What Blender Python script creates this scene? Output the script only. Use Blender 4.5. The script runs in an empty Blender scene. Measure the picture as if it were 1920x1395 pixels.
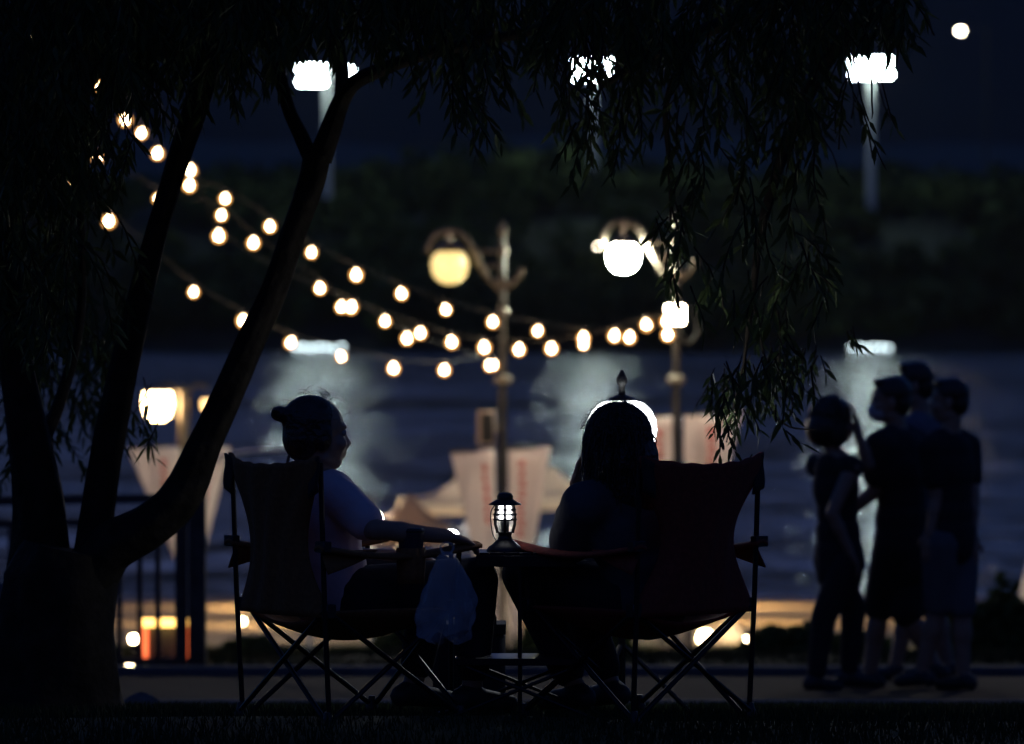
import bpy, bmesh, math, random
import numpy as np
from mathutils import Vector, Matrix, Quaternion
random.seed(7); RNG = np.random.default_rng(7)
R = math.radians
SC = bpy.context.scene
COL = SC.collection
# ------------------------------------------------------------------ camera
CAMZ, F, HOR, FOC = 1.30, 10320.0, 570.0, 17.2
cd = bpy.data.cameras.new('camera'); cam = bpy.data.objects.new('camera', cd); COL.objects.link(cam)
cam.location = (0, 0, CAMZ); cam.rotation_euler = (R(90), 0, 0)
cd.sensor_width = 36; cd.lens = 36 * F / 1920; cd.shift_y = -(697.5 - HOR) / 1920
cd.clip_start = .5; cd.clip_end = 12000
cd.dof.use_dof = True; cd.dof.focus_distance = FOC; cd.dof.aperture_fstop = 4.3; cd.dof.aperture_blades = 0
SC.camera = cam
# ------------------------------------------------------------------ night sky
SKY_STRENGTH = 0.15; EXPO = 1.6; LAMP = 2 ** -EXPO
w = bpy.data.worlds.new('World'); SC.world = w; w.use_nodes = True
nt = w.node_tree; bg = nt.nodes['Background']
sky = nt.nodes.new('ShaderNodeTexSky'); sky.sky_type = 'NISHITA'; sky.sun_disc = False
sky.sun_elevation = R(-0.95); sky.sun_rotation = R(0); sky.air_density = 1.0; sky.dust_density = 1.0; sky.ozone_density = 4.8
nt.links.new(sky.outputs[0], bg.inputs[0]); bg.inputs[1].default_value = SKY_STRENGTH
vs = SC.view_settings; vs.view_transform = 'Standard'; vs.look = 'None'; vs.gamma = 1; vs.exposure = EXPO; vs.use_curve_mapping = False
SC.cycles.sample_clamp_indirect = 3.0
SC.cycles.max_bounces = 6

def P(px, py, d):
    return Vector(((px - 960) * d / F, d, CAMZ - (py - HOR) * d / F))

# ------------------------------------------------------------------ materials
def mat(name, col, rough=.7, metal=0., noise=0., scale=8., emit=None, es=0., bump=0., alpha=None, trans=0., sheen=0.):
    m = bpy.data.materials.new(name); m.use_nodes = True
    n = m.node_tree.nodes; l = m.node_tree.links; b = n['Principled BSDF']
    b.inputs['Base Color'].default_value = (*col, 1); b.inputs['Roughness'].default_value = rough
    b.inputs['Metallic'].default_value = metal
    if noise or bump:
        tc = n.new('ShaderNodeTexCoord'); nz = n.new('ShaderNodeTexNoise'); nz.inputs['Scale'].default_value = scale
        nz.inputs['Detail'].default_value = 6; l.new(tc.outputs['Object'], nz.inputs['Vector'])
    if noise:
        cr = n.new('ShaderNodeValToRGB')
        cr.color_ramp.elements[0].position = .3; cr.color_ramp.elements[1].position = .7
        cr.color_ramp.elements[0].color = (*[c * (1 - noise) for c in col], 1)
        cr.color_ramp.elements[1].color = (*[min(1, c * (1 + noise)) for c in col], 1)
        l.new(nz.outputs['Fac'], cr.inputs['Fac']); l.new(cr.outputs[0], b.inputs['Base Color'])
    if bump:
        bp = n.new('ShaderNodeBump'); bp.inputs['Strength'].default_value = bump; bp.inputs['Distance'].default_value = .02
        l.new(nz.outputs['Fac'], bp.inputs['Height']); l.new(bp.outputs[0], b.inputs['Normal'])
    if emit:
        b.inputs['Emission Color'].default_value = (*emit, 1); b.inputs['Emission Strength'].default_value = es * LAMP
    if alpha is not None: b.inputs['Alpha'].default_value = alpha
    if sheen: b.inputs['Sheen Weight'].default_value = sheen
    if trans:
        t = n.new('ShaderNodeBsdfTranslucent'); t.inputs['Color'].default_value = (*col, 1)
        mx = n.new('ShaderNodeMixShader'); mx.inputs[0].default_value = trans
        l.new(b.outputs[0], mx.inputs[1]); l.new(t.outputs[0], mx.inputs[2]); l.new(mx.outputs[0], n['Material Output'].inputs[0])
    return m
M = {}
M['grass'] = mat('grass_ground', (.035, .05, .018), .95, noise=.45, scale=1.5, bump=.6)
M['blade'] = mat('grass_blade', (.03, .042, .014), .8, noise=.4, scale=3)
M['asphalt'] = mat('asphalt', (.018, .018, .021), .75, noise=.25, scale=6, bump=.4)
M['asphalt'].node_tree.nodes['Principled BSDF'].inputs['Specular IOR Level'].default_value = .08
M['asphalt'].node_tree.nodes['Principled BSDF'].inputs['Roughness'].default_value = 1
M['kerb'] = mat('kerb_concrete', (.12, .12, .12), .9, noise=.3, scale=5)
M['sand'] = mat('sand', (.38, .28, .17), .95, noise=.3, scale=.8, bump=.5)
M['bark'] = mat('bark', (.022, .017, .012), .8, noise=.5, scale=14, bump=1.)
M['leaf'] = mat('leaf', (.045, .065, .022), .55, noise=.5, scale=5, trans=.15)
M['farleaf'] = mat('far_leaf', (.07, .10, .03), .9, noise=.6, scale=.15, trans=.1)
M['hill'] = mat('hill_ground', (.03, .04, .025), .95, noise=.5, scale=.02)
M['mount'] = mat('mountain_woods', (.03, .021, .006), .95, noise=.4, scale=.006)
M['black_metal'] = mat('black_powder_metal', (.02, .02, .022), .4, .6, noise=.2, scale=30)
M['lamp_metal_lit'] = mat('lamp_post_metal_lit', (.14, .115, .09), .35, .6, noise=.3, scale=12)  # paler copy of the post metal, tone raised for lamplit arms
M['pole_metal_shade'] = mat('pole_metal_shade', (.03, .026, .022), .35, .6, noise=.3, scale=12)  # darker copy of the post metal; shade on the poles put into colour
M['wood_post'] = mat('fence_wood', (.06, .05, .045), .8, noise=.4, scale=12, bump=.5)
M['plastic_black'] = mat('black_plastic', (.015, .015, .016), .45)
M['chair_red'] = mat('chair_fabric_red', (.24, .035, .018), .85, noise=.25, scale=60, bump=.2)
M['chair_orange'] = mat('chair_fabric_brown', (.22, .085, .025), .85, noise=.25, scale=60, bump=.2)
M['chair_dark'] = mat('chair_fabric_dark', (.016, .014, .014), .85, noise=.2, scale=50)
M['skin'] = mat('skin', (.34, .2, .13), .55, noise=.08, scale=20)
M['hair'] = mat('black_hair', (.03, .02, .015), .3, noise=.3, scale=60, bump=.5)
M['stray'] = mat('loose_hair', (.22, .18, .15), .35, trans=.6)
M['shirt_white'] = mat('white_cotton', (.66, .5, .52), .9, noise=.06, scale=10, bump=.5)
M['shirt_grey'] = mat('grey_cotton', (.07, .07, .075), .9, noise=.12, scale=10, bump=.5)
M['cloth_black'] = mat('black_cotton', (.014, .014, .018), .9, noise=.2, scale=10, bump=.5)
M['cloth_navy'] = mat('navy_denim', (.018, .018, .024), .9, noise=.2, scale=10, bump=.5)
M['cloth_lilac'] = mat('lilac_cotton', (.16, .14, .17), .9, noise=.1, scale=10, bump=.5)
M['cloth_stone'] = mat('stone_cotton', (.11, .11, .115), .9, noise=.12, scale=10, bump=.5)
M['mask'] = mat('mask_cloth', (.42, .42, .44), .8)
M['shoe'] = mat('shoe', (.03, .03, .03), .6)
M['shoe_white'] = mat('shoe_white', (.3, .3, .32), .6)
M['eye'] = mat('eye', (.25, .24, .22), .15)
M['bag'] = mat('thin_plastic_bag', (.6, .62, .66), .35, noise=.1, scale=10, bump=.8, alpha=.3)
M['paper_cup'] = mat('dark_cup', (.05, .04, .06), .5)
M['banner'] = mat('banner_cloth', (.8, .70, .66), .85, noise=.08, scale=4, trans=.35)
M['red_print'] = mat('red_print', (.55, .06, .04), .8)
M['canvas'] = mat('tent_canvas', (.72, .70, .66), .85, noise=.12, scale=2, trans=.45)
M['canvas_blue'] = mat('tent_canvas_blue', (.4, .45, .54), .85, noise=.12, scale=2, trans=.45)
M['canvas_brown'] = mat('tent_canvas_brown', (.5, .38, .3), .85, noise=.12, scale=2, trans=.45)
M['bulb'] = mat('bulb_glow', (1, .8, .5), .3, emit=(1, .70, .40), es=60)
gm = bpy.data.materials.new('bulb_halo_glass'); gm.use_nodes = True; gn = gm.node_tree.nodes; gl = gm.node_tree.links; gn.remove(gn['Principled BSDF'])
ge = gn.new('ShaderNodeEmission'); ge.inputs[0].default_value = (1, .42, .10, 1); ge.inputs[1].default_value = 9 * LAMP; gt = gn.new('ShaderNodeBsdfTransparent'); gx = gn.new('ShaderNodeMixShader'); gx.inputs[0].default_value = .16  # halo round each bulb, put in as orange glow of the glass
gl.new(gt.outputs[0], gx.inputs[1]); gl.new(ge.outputs[0], gx.inputs[2]); gl.new(gx.outputs[0], gn['Material Output'].inputs[0]); M['bulb_halo_glass'] = gm
M['bulb_dim'] = mat('bulb_dim', (1, .8, .5), .3, emit=(1, .55, .2), es=3.5)
M['globe_warm'] = mat('globe_warm', (.9, .8, .5), .3, emit=(1, .70, .24), es=1.15, noise=.1, scale=9)
M['globe_white'] = mat('globe_white', (.9, 1, .8), .3, emit=(.95, 1, .78), es=480)
M['globe_amber'] = mat('globe_amber', (1, .8, .5), .3, emit=(1, .66, .3), es=45)
M['flood'] = mat('flood_glow', (1, 1, 1), .3, emit=(.80, 1, .97), es=150)
M['flood_warm'] = mat('flood_warm', (1, 1, 1), .3, emit=(1, .76, .48), es=110)
M['quay_lamp'] = mat('quay_lamp', (1, 1, 1), .3, emit=(.74, .95, 1), es=9)
M['far_lamp'] = mat('far_lamp', (1, 1, 1), .3, emit=(1, .85, .6), es=60)
M['led'] = mat('led_white', (1, 1, 1), .3, emit=(.95, .96, 1), es=16)
M['led_soft'] = mat('led_soft', (1, 1, 1), .3, emit=(.95, .93, 1), es=1.6)
M['steel'] = mat('galvanised_steel', (.85, .87, .85), .5, .3, noise=.1, scale=2)
M['red_box'] = mat('red_lit_panel', (.4, .05, .02), .6, emit=(1, .16, .05), es=2.2)
M['yellow_strip'] = mat('yellow_lit_strip', (.9, .6, .2), .5, emit=(1, .52, .12), es=5)
M['ground_lamp'] = mat('ground_lamp', (1, .9, .7), .5, emit=(1, .76, .42), es=60)
M['added_post_lamp'] = mat('added_post_lamp', (1, .9, .7), .5, emit=(1, .86, .70), es=560)  # globes of the posts added out of view
M['added_shore_lamp'] = mat('added_shore_lamp', (1, .9, .7), .5, emit=(1, .66, .30), es=950)  # globes of the lamps added on the sand
M['added_canopy_lamp'] = mat('added_canopy_lamp', (1, .9, .7), .5, emit=(1, .82, .60), es=650)  # globes of the lanterns added under the canopies
M['blue_tarp'] = mat('blue_tarp', (.05, .07, .1), .6, noise=.2, scale=6, bump=.4)
M['glass'] = mat('lantern_glass', (.5, .5, .5), .1, alpha=.15)
M['cable'] = mat('cable', (.012, .012, .012), .7)

for k_ in ('blade', 'grass', 'bark', 'kerb', 'leaf', 'farleaf'): M[k_].node_tree.nodes['Principled BSDF'].inputs['Specular IOR Level'].default_value = .15
# ------------------------------------------------------------------ object helpers
def props(o, label=None, cat=None, group=None, kind=None):
    if label: o['label'] = label
    if cat: o['category'] = cat
    if group: o['group'] = group
    if kind: o['kind'] = kind
    return o
def empty(name, loc, label, cat, group=None, rz=0):
    o = bpy.data.objects.new(name, None); COL.objects.link(o); o.location = loc; o.rotation_euler = (0, 0, rz)
    o.empty_display_size = .1
    bpy.context.view_layer.update()
    return props(o, label, cat, group)
def frame(axis):
    a = Vector(axis).normalized(); t = Vector((0, 0, 1)) if abs(a.z) < .95 else Vector((1, 0, 0))
    u = a.cross(t).normalized(); v = a.cross(u).normalized(); return a, u, v
def wmat(o):
    m = o.matrix_basis.copy(); q = o
    while q.parent is not None:
        m = q.parent.matrix_basis @ q.matrix_parent_inverse @ m; q = q.parent
    return m
class MB:
    """collects shapes given in WORLD or local coordinates, builds ONE mesh object"""
    def __init__(s): s.v = []; s.f = []
    def add(s, vs, fs):
        b = len(s.v); s.v += [tuple(p) for p in vs]; s.f += [tuple(i + b for i in f) for f in fs]; return s
    def box(s, c, size, rz=0, rot=None):
        c = Vector(c); q = rot if rot is not None else Matrix.Rotation(rz, 3, 'Z')
        x, y, z = [k / 2 for k in size]; b = min(x, y, z) * .18
        vs = []
        for sx in (-1, 1):
            for sy in (-1, 1):
                for sz in (-1, 1):
                    vs += [(sx * (x - b), sy * (y - b), sz * z), (sx * (x - b), sy * y, sz * (z - b)), (sx * x, sy * (y - b), sz * (z - b))]
        bm = bmesh.new()
        for p in vs: bm.verts.new(c + q @ Vector(p))
        r = bmesh.ops.convex_hull(bm, input=bm.verts)
        bm.verts.ensure_lookup_table(); bm.verts.index_update()
        s.add([tuple(v.co) for v in bm.verts], [tuple(v.index for v in f.verts) for f in bm.faces]); bm.free(); return s
    def tube(s, pts, rad, n=8, cap=True):
        pts = [Vector(p) for p in pts]
        if not hasattr(rad, '__len__'): rad = [rad] * len(pts)
        prev = None; vs = []; fs = []
        for i, p in enumerate(pts):
            a = (pts[min(i + 1, len(pts) - 1)] - pts[max(i - 1, 0)])
            if prev is None: a, u, v = frame(a)
            else:
                a = a.normalized(); u = (prev - a * prev.dot(a)).normalized(); v = a.cross(u)
            prev = u
            for k in range(n):
                t = 2 * math.pi * k / n; vs.append(p + (u * math.cos(t) + v * math.sin(t)) * rad[i])
        for i in range(len(pts) - 1):
            for k in range(n):
                fs.append((i * n + k, i * n + (k + 1) % n, (i + 1) * n + (k + 1) % n, (i + 1) * n + k))
        if cap:
            fs.append(tuple(range(n - 1, -1, -1))); m = (len(pts) - 1) * n; fs.append(tuple(m + k for k in range(n)))
        return s.add(vs, fs)
    def lathe(s, c, prof, n=20, axis=(0, 0, 1)):
        c = Vector(c); vs = []; fs = []
        for r, z in prof:
            for k in range(n):
                t = 2 * math.pi * k / n; vs.append(c + Vector((r * math.cos(t), r * math.sin(t), z)))
        for i in range(len(prof) - 1):
            for k in range(n):
                fs.append((i * n + k, i * n + (k + 1) % n, (i + 1) * n + (k + 1) % n, (i + 1) * n + k))
        fs.append(tuple(range(n - 1, -1, -1))); m = (len(prof) - 1) * n; fs.append(tuple(m + k for k in range(n)))
        return s.add(vs, fs)
    def ball(s, c, r, rot=None, n=14, m=9):
        c = Vector(c); r = (r, r, r) if not hasattr(r, '__len__') else r; q = rot or Matrix.Identity(3)
        vs = [c + q @ Vector((0, 0, r[2]))]; fs = []
        for i in range(1, m):
            t = math.pi * i / m
            for k in range(n):
                a = 2 * math.pi * k / n
                vs.append(c + q @ Vector((r[0] * math.sin(t) * math.cos(a), r[1] * math.sin(t) * math.sin(a), r[2] * math.cos(t))))
        vs.append(c + q @ Vector((0, 0, -r[2]))); L = len(vs) - 1
        for k in range(n): fs.append((0, 1 + k, 1 + (k + 1) % n)); fs.append((L, 1 + (m - 2) * n + (k + 1) % n, 1 + (m - 2) * n + k))
        for i in range(m - 2):
            for k in range(n):
                a = 1 + i * n; fs.append((a + k, a + n + k, a + n + (k + 1) % n, a + (k + 1) % n))
        return s.add(vs, fs)
    def cap(s, a, b, ra, rb):            # tapered capsule, closed
        a = Vector(a); b = Vector(b); s.ball(a, ra, n=12, m=8); s.ball(b, rb, n=12, m=8)
        return s.tube([a, b], [ra, rb], 12)
    def grid(s, fn, nu, nv):
        vs = [fn(i / nu, j / nv) for j in range(nv + 1) for i in range(nu + 1)]
        fs = [(j * (nu + 1) + i, j * (nu + 1) + i + 1, (j + 1) * (nu + 1) + i + 1, (j + 1) * (nu + 1) + i) for j in range(nv) for i in range(nu)]
        return s.add(vs, fs)
    def build(s, name, m, parent=None, world=True, smooth=True, thick=0.):
        me = bpy.data.meshes.new(name)
        vs = s.v
        if parent is not None and world:
            inv = wmat(parent).inverted(); vs = [tuple(inv @ Vector(p)) for p in vs]
        me.from_pydata(vs, [], s.f); me.materials.append(m); me.update()
        if smooth:
            me.polygons.foreach_set('use_smooth', [True] * len(me.polygons))
            try: me.set_sharp_from_angle(angle=R(40))
            except Exception: pass
        o = bpy.data.objects.new(name, me); COL.objects.link(o)
        if thick:
            md = o.modifiers.new('thickness', 'SOLIDIFY'); md.thickness = thick; md.offset = 0
        if parent is not None: o.parent = parent
        return o
def catmull(pts, n=6):
    pts = [Vector(p) for p in pts]; q = [pts[0] * 2 - pts[1]] + pts + [pts[-1] * 2 - pts[-2]]; out = []
    for i in range(1, len(q) - 2):
        a, b, c, d = q[i - 1:i + 3]
        for k in range(n):
            t = k / n; out.append(.5 * ((2 * b) + (c - a) * t + (2 * a - 5 * b + 4 * c - d) * t * t + (3 * b - a - 3 * c + d) * t ** 3))
    out.append(pts[-1]); return out
def lerp(a, b, t): return a + (b - a) * t
def blob(name, mb, m, parent, voxel=.0065, smooth=3):
    """one continuous skin grown round the overlapping shapes in mb"""
    o = mb.build('tmp_' + name, m, None)
    r = o.modifiers.new('r', 'REMESH'); r.mode = 'VOXEL'; r.voxel_size = voxel; r.use_smooth_shade = True
    sm = o.modifiers.new('s', 'SMOOTH'); sm.iterations = smooth; sm.factor = .5
    dg = bpy.context.evaluated_depsgraph_get(); me = bpy.data.meshes.new_from_object(o.evaluated_get(dg))
    bpy.data.objects.remove(o); me.name = name
    if parent is not None: me.transform(wmat(parent).inverted())
    me.polygons.foreach_set('use_smooth', [True] * len(me.polygons))
    q = bpy.data.objects.new(name, me); COL.objects.link(q)
    if parent is not None: q.parent = parent
    return q

# ------------------------------------------------------------------ terrain
PROF = [(-8, 1900), (6, 1900), (12, 1700), (15, 1445), (17.2, 1350), (20, 1340), (26, 1330), (27.5, 1320), (32.5, 1268), (36, 1236), (45, 1229), (53, 1223), (60, 1212), (80, 1180), (100, 1142), (112, 1119.5), (125, 1125), (160, 1250)]
def prof_z(d):
    if d <= 15: return .02 + max(0, 15 - d) * .01 + (.0 if d > 14 else 0)
    for (a, pa), (b, pb) in zip(PROF, PROF[1:]):
        if a <= d <= b:
            za = CAMZ - (pa - HOR) * a / F; zb = CAMZ - (pb - HOR) * b / F
            if a < 17: za = .03
            return lerp(za, zb, (d - a) / (b - a))
    return -9
ds = sorted(set([-8, 4, 10, 13, 15] + [p[0] for p in PROF if p[0] >= 15] + list(np.arange(15, 60, 1.)) + list(np.arange(60, 126, 3.))))
xs = [-400, -150, -60, -30] + list(np.arange(-20, 20.1, 1.)) + [30, 60, 150, 400]
def ground_part(name, a, b, m):
    d2 = [d for d in ds if a <= d <= b]; mb = MB(); vs = []; fs = []
    for d in d2:
        for x in xs:
            j = 0 if (26.5 < d < 33.5) or d in (a, b) else .03 * math.sin(x * 1.9 + d * .7) * math.cos(x * .6 - d * 1.3)
            vs.append((x, d, prof_z(d) + j))
    n = len(xs)
    for i in range(len(d2) - 1):
        for k in range(n - 1): fs.append((i * n + k, i * n + k + 1, (i + 1) * n + k + 1, (i + 1) * n + k))
    mb.add(vs, fs); return props(mb.build(name, m), kind='structure')
ground_part('lawn', -8, 53, M['grass'])
ground_part('sand_bank', 53, 160, M['sand'])
pth = MB(); pth.add([(-400, 27.5, prof_z(27.5) + .006), (400, 27.5, prof_z(27.5) + .006), (400, 32.4, prof_z(32.4) + .006), (-400, 32.4, prof_z(32.4) + .006)], [(0, 1, 2, 3)])
props(pth.build('path', M['asphalt']), kind='structure')
kb = MB(); kb.box((0, 27.4, prof_z(27.4) - .03), (800, .15, .1)); kb.box((0, 32.5, prof_z(32.5) - .0), (800, .15, .12))
props(kb.build('kerb', M['kerb']), kind='structure')
# water
WZ = CAMZ - 5.95
wm = bpy.data.materials.new('river_water'); wm.use_nodes = True
n = wm.node_tree.nodes; l = wm.node_tree.links; b = n['Principled BSDF']
b.inputs['Base Color'].default_value = (.012, .018, .03, 1); b.inputs['Roughness'].default_value = .085; b.inputs['IOR'].default_value = 1.33
tc = n.new('ShaderNodeTexCoord'); mp = n.new('ShaderNodeMapping'); mp.inputs['Scale'].default_value = (.6, 1, 1)
nz = n.new('ShaderNodeTexNoise'); nz.inputs['Scale'].default_value = .45; nz.inputs['Detail'].default_value = 4; nz.inputs['Roughness'].default_value = .6
bp = n.new('ShaderNodeBump'); bp.inputs['Strength'].default_value = 1; bp.inputs['Distance'].default_value = 1.0
l.new(tc.outputs['Object'], mp.inputs[0]); l.new(mp.outputs[0], nz.inputs['Vector']); mp2 = n.new('ShaderNodeMapping'); mp2.inputs['Scale'].default_value = (.22, .075, 1); nz2 = n.new('ShaderNodeTexNoise'); nz2.inputs['Scale'].default_value = 1; nz2.inputs['Detail'].default_value = 3
mp3 = n.new('ShaderNodeMapping'); mp3.inputs['Scale'].default_value = (.02, .035, 1); nz3 = n.new('ShaderNodeTexNoise'); nz3.inputs['Scale'].default_value = 1; nz3.inputs['Detail'].default_value = 2
mr = n.new('ShaderNodeMapRange'); mr.inputs[1].default_value = .35; mr.inputs[2].default_value = .65; mr.inputs[3].default_value = .08; mr.inputs[4].default_value = .34
m1 = n.new('ShaderNodeMath'); m1.operation = 'MULTIPLY'; m2 = n.new('ShaderNodeMath'); m2.operation = 'MULTIPLY_ADD'; m2.inputs[1].default_value = .75
l.new(tc.outputs['Object'], mp2.inputs[0]); l.new(mp2.outputs[0], nz2.inputs['Vector']); l.new(tc.outputs['Object'], mp3.inputs[0]); l.new(mp3.outputs[0], nz3.inputs['Vector'])
l.new(nz3.outputs['Fac'], mr.inputs[0]); l.new(nz.outputs['Fac'], m1.inputs[0]); l.new(mr.outputs[0], m1.inputs[1])
l.new(nz2.outputs['Fac'], m2.inputs[0]); l.new(m1.outputs[0], m2.inputs[2]); l.new(m2.outputs[0], bp.inputs['Height']); l.new(bp.outputs[0], b.inputs['Normal'])
wt = MB(); wt.add([(-1500, 100, WZ), (1500, 100, WZ), (1500, 760, WZ), (-1500, 760, WZ)], [(0, 1, 2, 3)])
props(wt.build('river', wm), kind='structure')
# far bank: terrain sheet
def far_z(x, d):
    base = [(700, -9), (722, -4.66), (735, 0), (760, 12), (775, 15), (900, 17), (1300, 40)]
    z = 0
    for (a, za), (bb, zb) in zip(base, base[1:]):
        if a <= d <= bb: z = lerp(za, zb, (d - a) / (bb - a))
    if d > 740: z += 1.2 * math.sin(x * .05) + .8 * math.sin(x * .13 + 1)
    return z
fb = MB(); fx = list(np.arange(-800, 801, 10.)); fd = [700, 722, 728, 735, 745, 755, 765, 775, 820, 900, 1100, 1300]
fb.add([(x, d, far_z(x, d)) for d in fd for x in fx], [(i * len(fx) + k, i * len(fx) + k + 1, (i + 1) * len(fx) + k + 1, (i + 1) * len(fx) + k) for i in range(len(fd) - 1) for k in range(len(fx) - 1)])
props(fb.build('far_bank', M['hill']), kind='structure')
mt = MB(); mx_ = list(np.arange(-7000, 7001, 50.)); md_ = [1200, 1700, 2200, 2800, 3300]
mt.add([(x, d, [10, 110, 200, 270, 310][i] * (1 + .12 * math.sin(x * .0017 + 1) + .05 * math.sin(x * .009) + .02 * math.sin(x * .031))) for i, d in enumerate(md_) for x in mx_],
       [(i * len(mx_) + k, i * len(mx_) + k + 1, (i + 1) * len(mx_) + k + 1, (i + 1) * len(mx_) + k) for i in range(4) for k in range(len(mx_) - 1)])
props(mt.build('mountains', M['mount']), kind='structure')
# far wood: clumps of leaf-sized faces (metres wide at that distance)
def quads_mesh(name, C, S, m, parent=None, nrm=None, up=None):
    """C centres (n,3); S sizes (n,) ; random orientation kite faces"""
    n = len(C); a = RNG.normal(size=(n, 3)); a /= np.linalg.norm(a, axis=1)[:, None]
    b_ = RNG.normal(size=(n, 3)); b_ = np.cross(a, b_); b_ /= np.linalg.norm(b_, axis=1)[:, None]
    S = S[:, None]; V = np.stack([C - a * S, C + b_ * S * .6, C + a * S, C - b_ * S * .6], 1).reshape(-1, 3)
    me = bpy.data.meshes.new(name); me.from_pydata(V.tolist(), [], np.arange(4 * n).reshape(-1, 4).tolist()); me.materials.append(m)
    o = bpy.data.objects.new(name, me); COL.objects.link(o)
    if parent: me.transform(wmat(parent).inverted()); o.parent = parent
    return o
cl = []
for i in range(1300):
    d = random.choice([727, 733, 742, 752, 765, 780, 800, 830]) + random.uniform(-4, 4); x = random.uniform(-170, 170)
    z = far_z(x, d); h = random.uniform(3.5, 8) * (1 + .35 * math.sin(x * .06 + 2)); r = random.uniform(2, 4.5)
    k = 60; u = RNG.normal(size=(k, 3)); u /= np.linalg.norm(u, axis=1)[:, None]; u *= RNG.uniform(.55, 1, (k, 1))
    cl.append(u * [r, r, h * .55] + [x, d, z + h * .5])
C_ = np.concatenate(cl); props(quads_mesh('far_wood', C_, RNG.uniform(.5, 1.3, len(C_)), M['farleaf']), 'dark wood of trees covering the far river bank below the floodlights', 'woods', kind='stuff')

# ------------------------------------------------------------------ floodlight masts on the far bank
def mast(px, py_head, py_base, d, label, rows, group='floodlight masts on the far bank'):
    base = P(px, py_base, d); top = P(px, py_head, d)
    e = empty('floodlight_mast', base, label, 'floodlight', group)
    MB().tube([base - Vector((0, 0, 3)), top + Vector((0, 0, 1.2))], [.62, .42], 12).build('pole', M['steel'], e)
    for dx, dz, nn in rows:
        for k in range(nn):
            c = top + Vector((dx + (k - (nn - 1) / 2) * .95, -1.5, dz)); h = MB(); h.ball(c + Vector((0, .1, 0)), (.40, .3, .36)); ho = h.build('lamp_head', M['black_metal'], e)
            MB().ball(c + Vector((0, -.16, -.02)), (.36, .16, .30)).build('lens', M['flood'], ho)
        MB().box(top + Vector((dx, -1.1, dz)), (nn * .95, .12, .12)).build('crossbar', M['steel'], e)
        MB().box(top + Vector((dx * .5, -.55, dz)), (.12 + abs(dx), 1.1, .1)).build('outrigger', M['steel'], e)
    return e
mast(1633, 128, 372, 760, 'unobstructed twin row floodlight mast above the walkers at upper right', [(0, .9, 6), (0, -.9, 6)])
mast(613, 142, 330, 760, 'floodlight mast shining through the fork of the leaning tree trunk', [(-2.0, .9, 4), (-2.0, -.9, 4), (3.2, .6, 1), (3.2, -.8, 1)])
mast(1112, 132, 372, 770, 'floodlight mast largely hidden behind the hanging leaves at top centre', [(0, .9, 6), (0, -.9, 6)])
def far_lamp(px, py, pb, d, r, label):
    e = empty('street_lamp', P(px, pb, d), label, 'street lamp')
    MB().tube([P(px + 48, pb, d), P(px + 48, py - 6, d), P(px + 10, py - 8, d)], .12, 8).build('pole', M['black_metal'], e)
    MB().ball(P(px, py, d) , (r, r, r * .7)).build('lamp_globe', M['far_lamp'], e)
far_lamp(1801, 58, 380, 700, .38, 'lone warm street lamp high on the hill at the upper right corner')
far_lamp(1121, 462, 600, 730, .16, 'tiny far street lamp just left of the white park lamp globe')

def quay(px, wpx, n_, label):
    d = 720; c = P(px, 655, d); c.z = WZ; e = empty('quay_lights', c, label, 'lights', 'low white lights along the far waterline')
    MB().box(c + Vector((0, .4, .1)), (wpx * d / F, .5, .5)).build('footing', M['kerb'], e)
    for k in range(n_):
        q = c + Vector(((k - (n_ - 1) / 2) * wpx / n_ * d / F, 0, .32 + .08 * math.sin(k * 2.3)))
        MB().box(q, (wpx * d / F / n_ * .62, .3, .2)).build('lens', M['quay_lamp'], e)
quay(598, 100, 7, 'row of low white lights on the far waterline left of the seated pair')
quay(1632, 80, 6, 'row of low white lights on the far waterline above the walkers')
# ------------------------------------------------------------------ park lamp posts
def tri_banner(e_name, tops, loc, label, group, d, strokes, post_x):
    e = empty(e_name, loc, label, 'banner', group)
    for poly in tops:
        (x0, y0), (x1, y1), (x2, y2), (x3, y3) = poly      # top-left, top-right, bottom-right, bottom-left
        def fn(u, v):
            vv = v; xa = lerp(x0, x3, vv); xb = lerp(x1, x2, vv); y = lerp(lerp(y0, y1, u), lerp(y3, y2, u), vv)
            p = P(lerp(xa, xb, u), y, d); p.y += .035 * math.sin(u * 5 + v * 4) + .02 * math.sin(v * 9); return p
        MB().grid(fn, 8, 14).build('flag', M['banner'], e, thick=.004)
        MB().tube([P(x0, y0, d), P(x1, y1, d)], .012, 6).build('top_rod', M['lamp_metal_lit'], e)
    for k, (sx, sy0, sy1, w_) in enumerate(strokes):
        mb = MB(); nn = max(3, int((sy1 - sy0) / 17)); h = (sy1 - sy0) / nn; rr = random.Random(k)
        for q in range(nn):
            cx = sx + (q - nn / 2) * w_[1]; cy = sy0 + h * (q + .5); s_ = w_[0] / 2
            for (ax, ay, bx, by) in [(-s_, -h * .32, s_, -h * .32), (0, -h * .35, 0, h * .3), (-s_, h * .05, s_, h * .05), (rr.choice((-s_, s_)), -h * .35, rr.choice((-s_, s_)), h * .34)]:
                a = P(cx + ax, cy + ay, d - .075); b2 = P(cx + bx, cy + by, d - .075); mb.tube([a, b2], .009, 4)
        mb.build('printed_lettering', M['red_print'], e)
    return e
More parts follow.
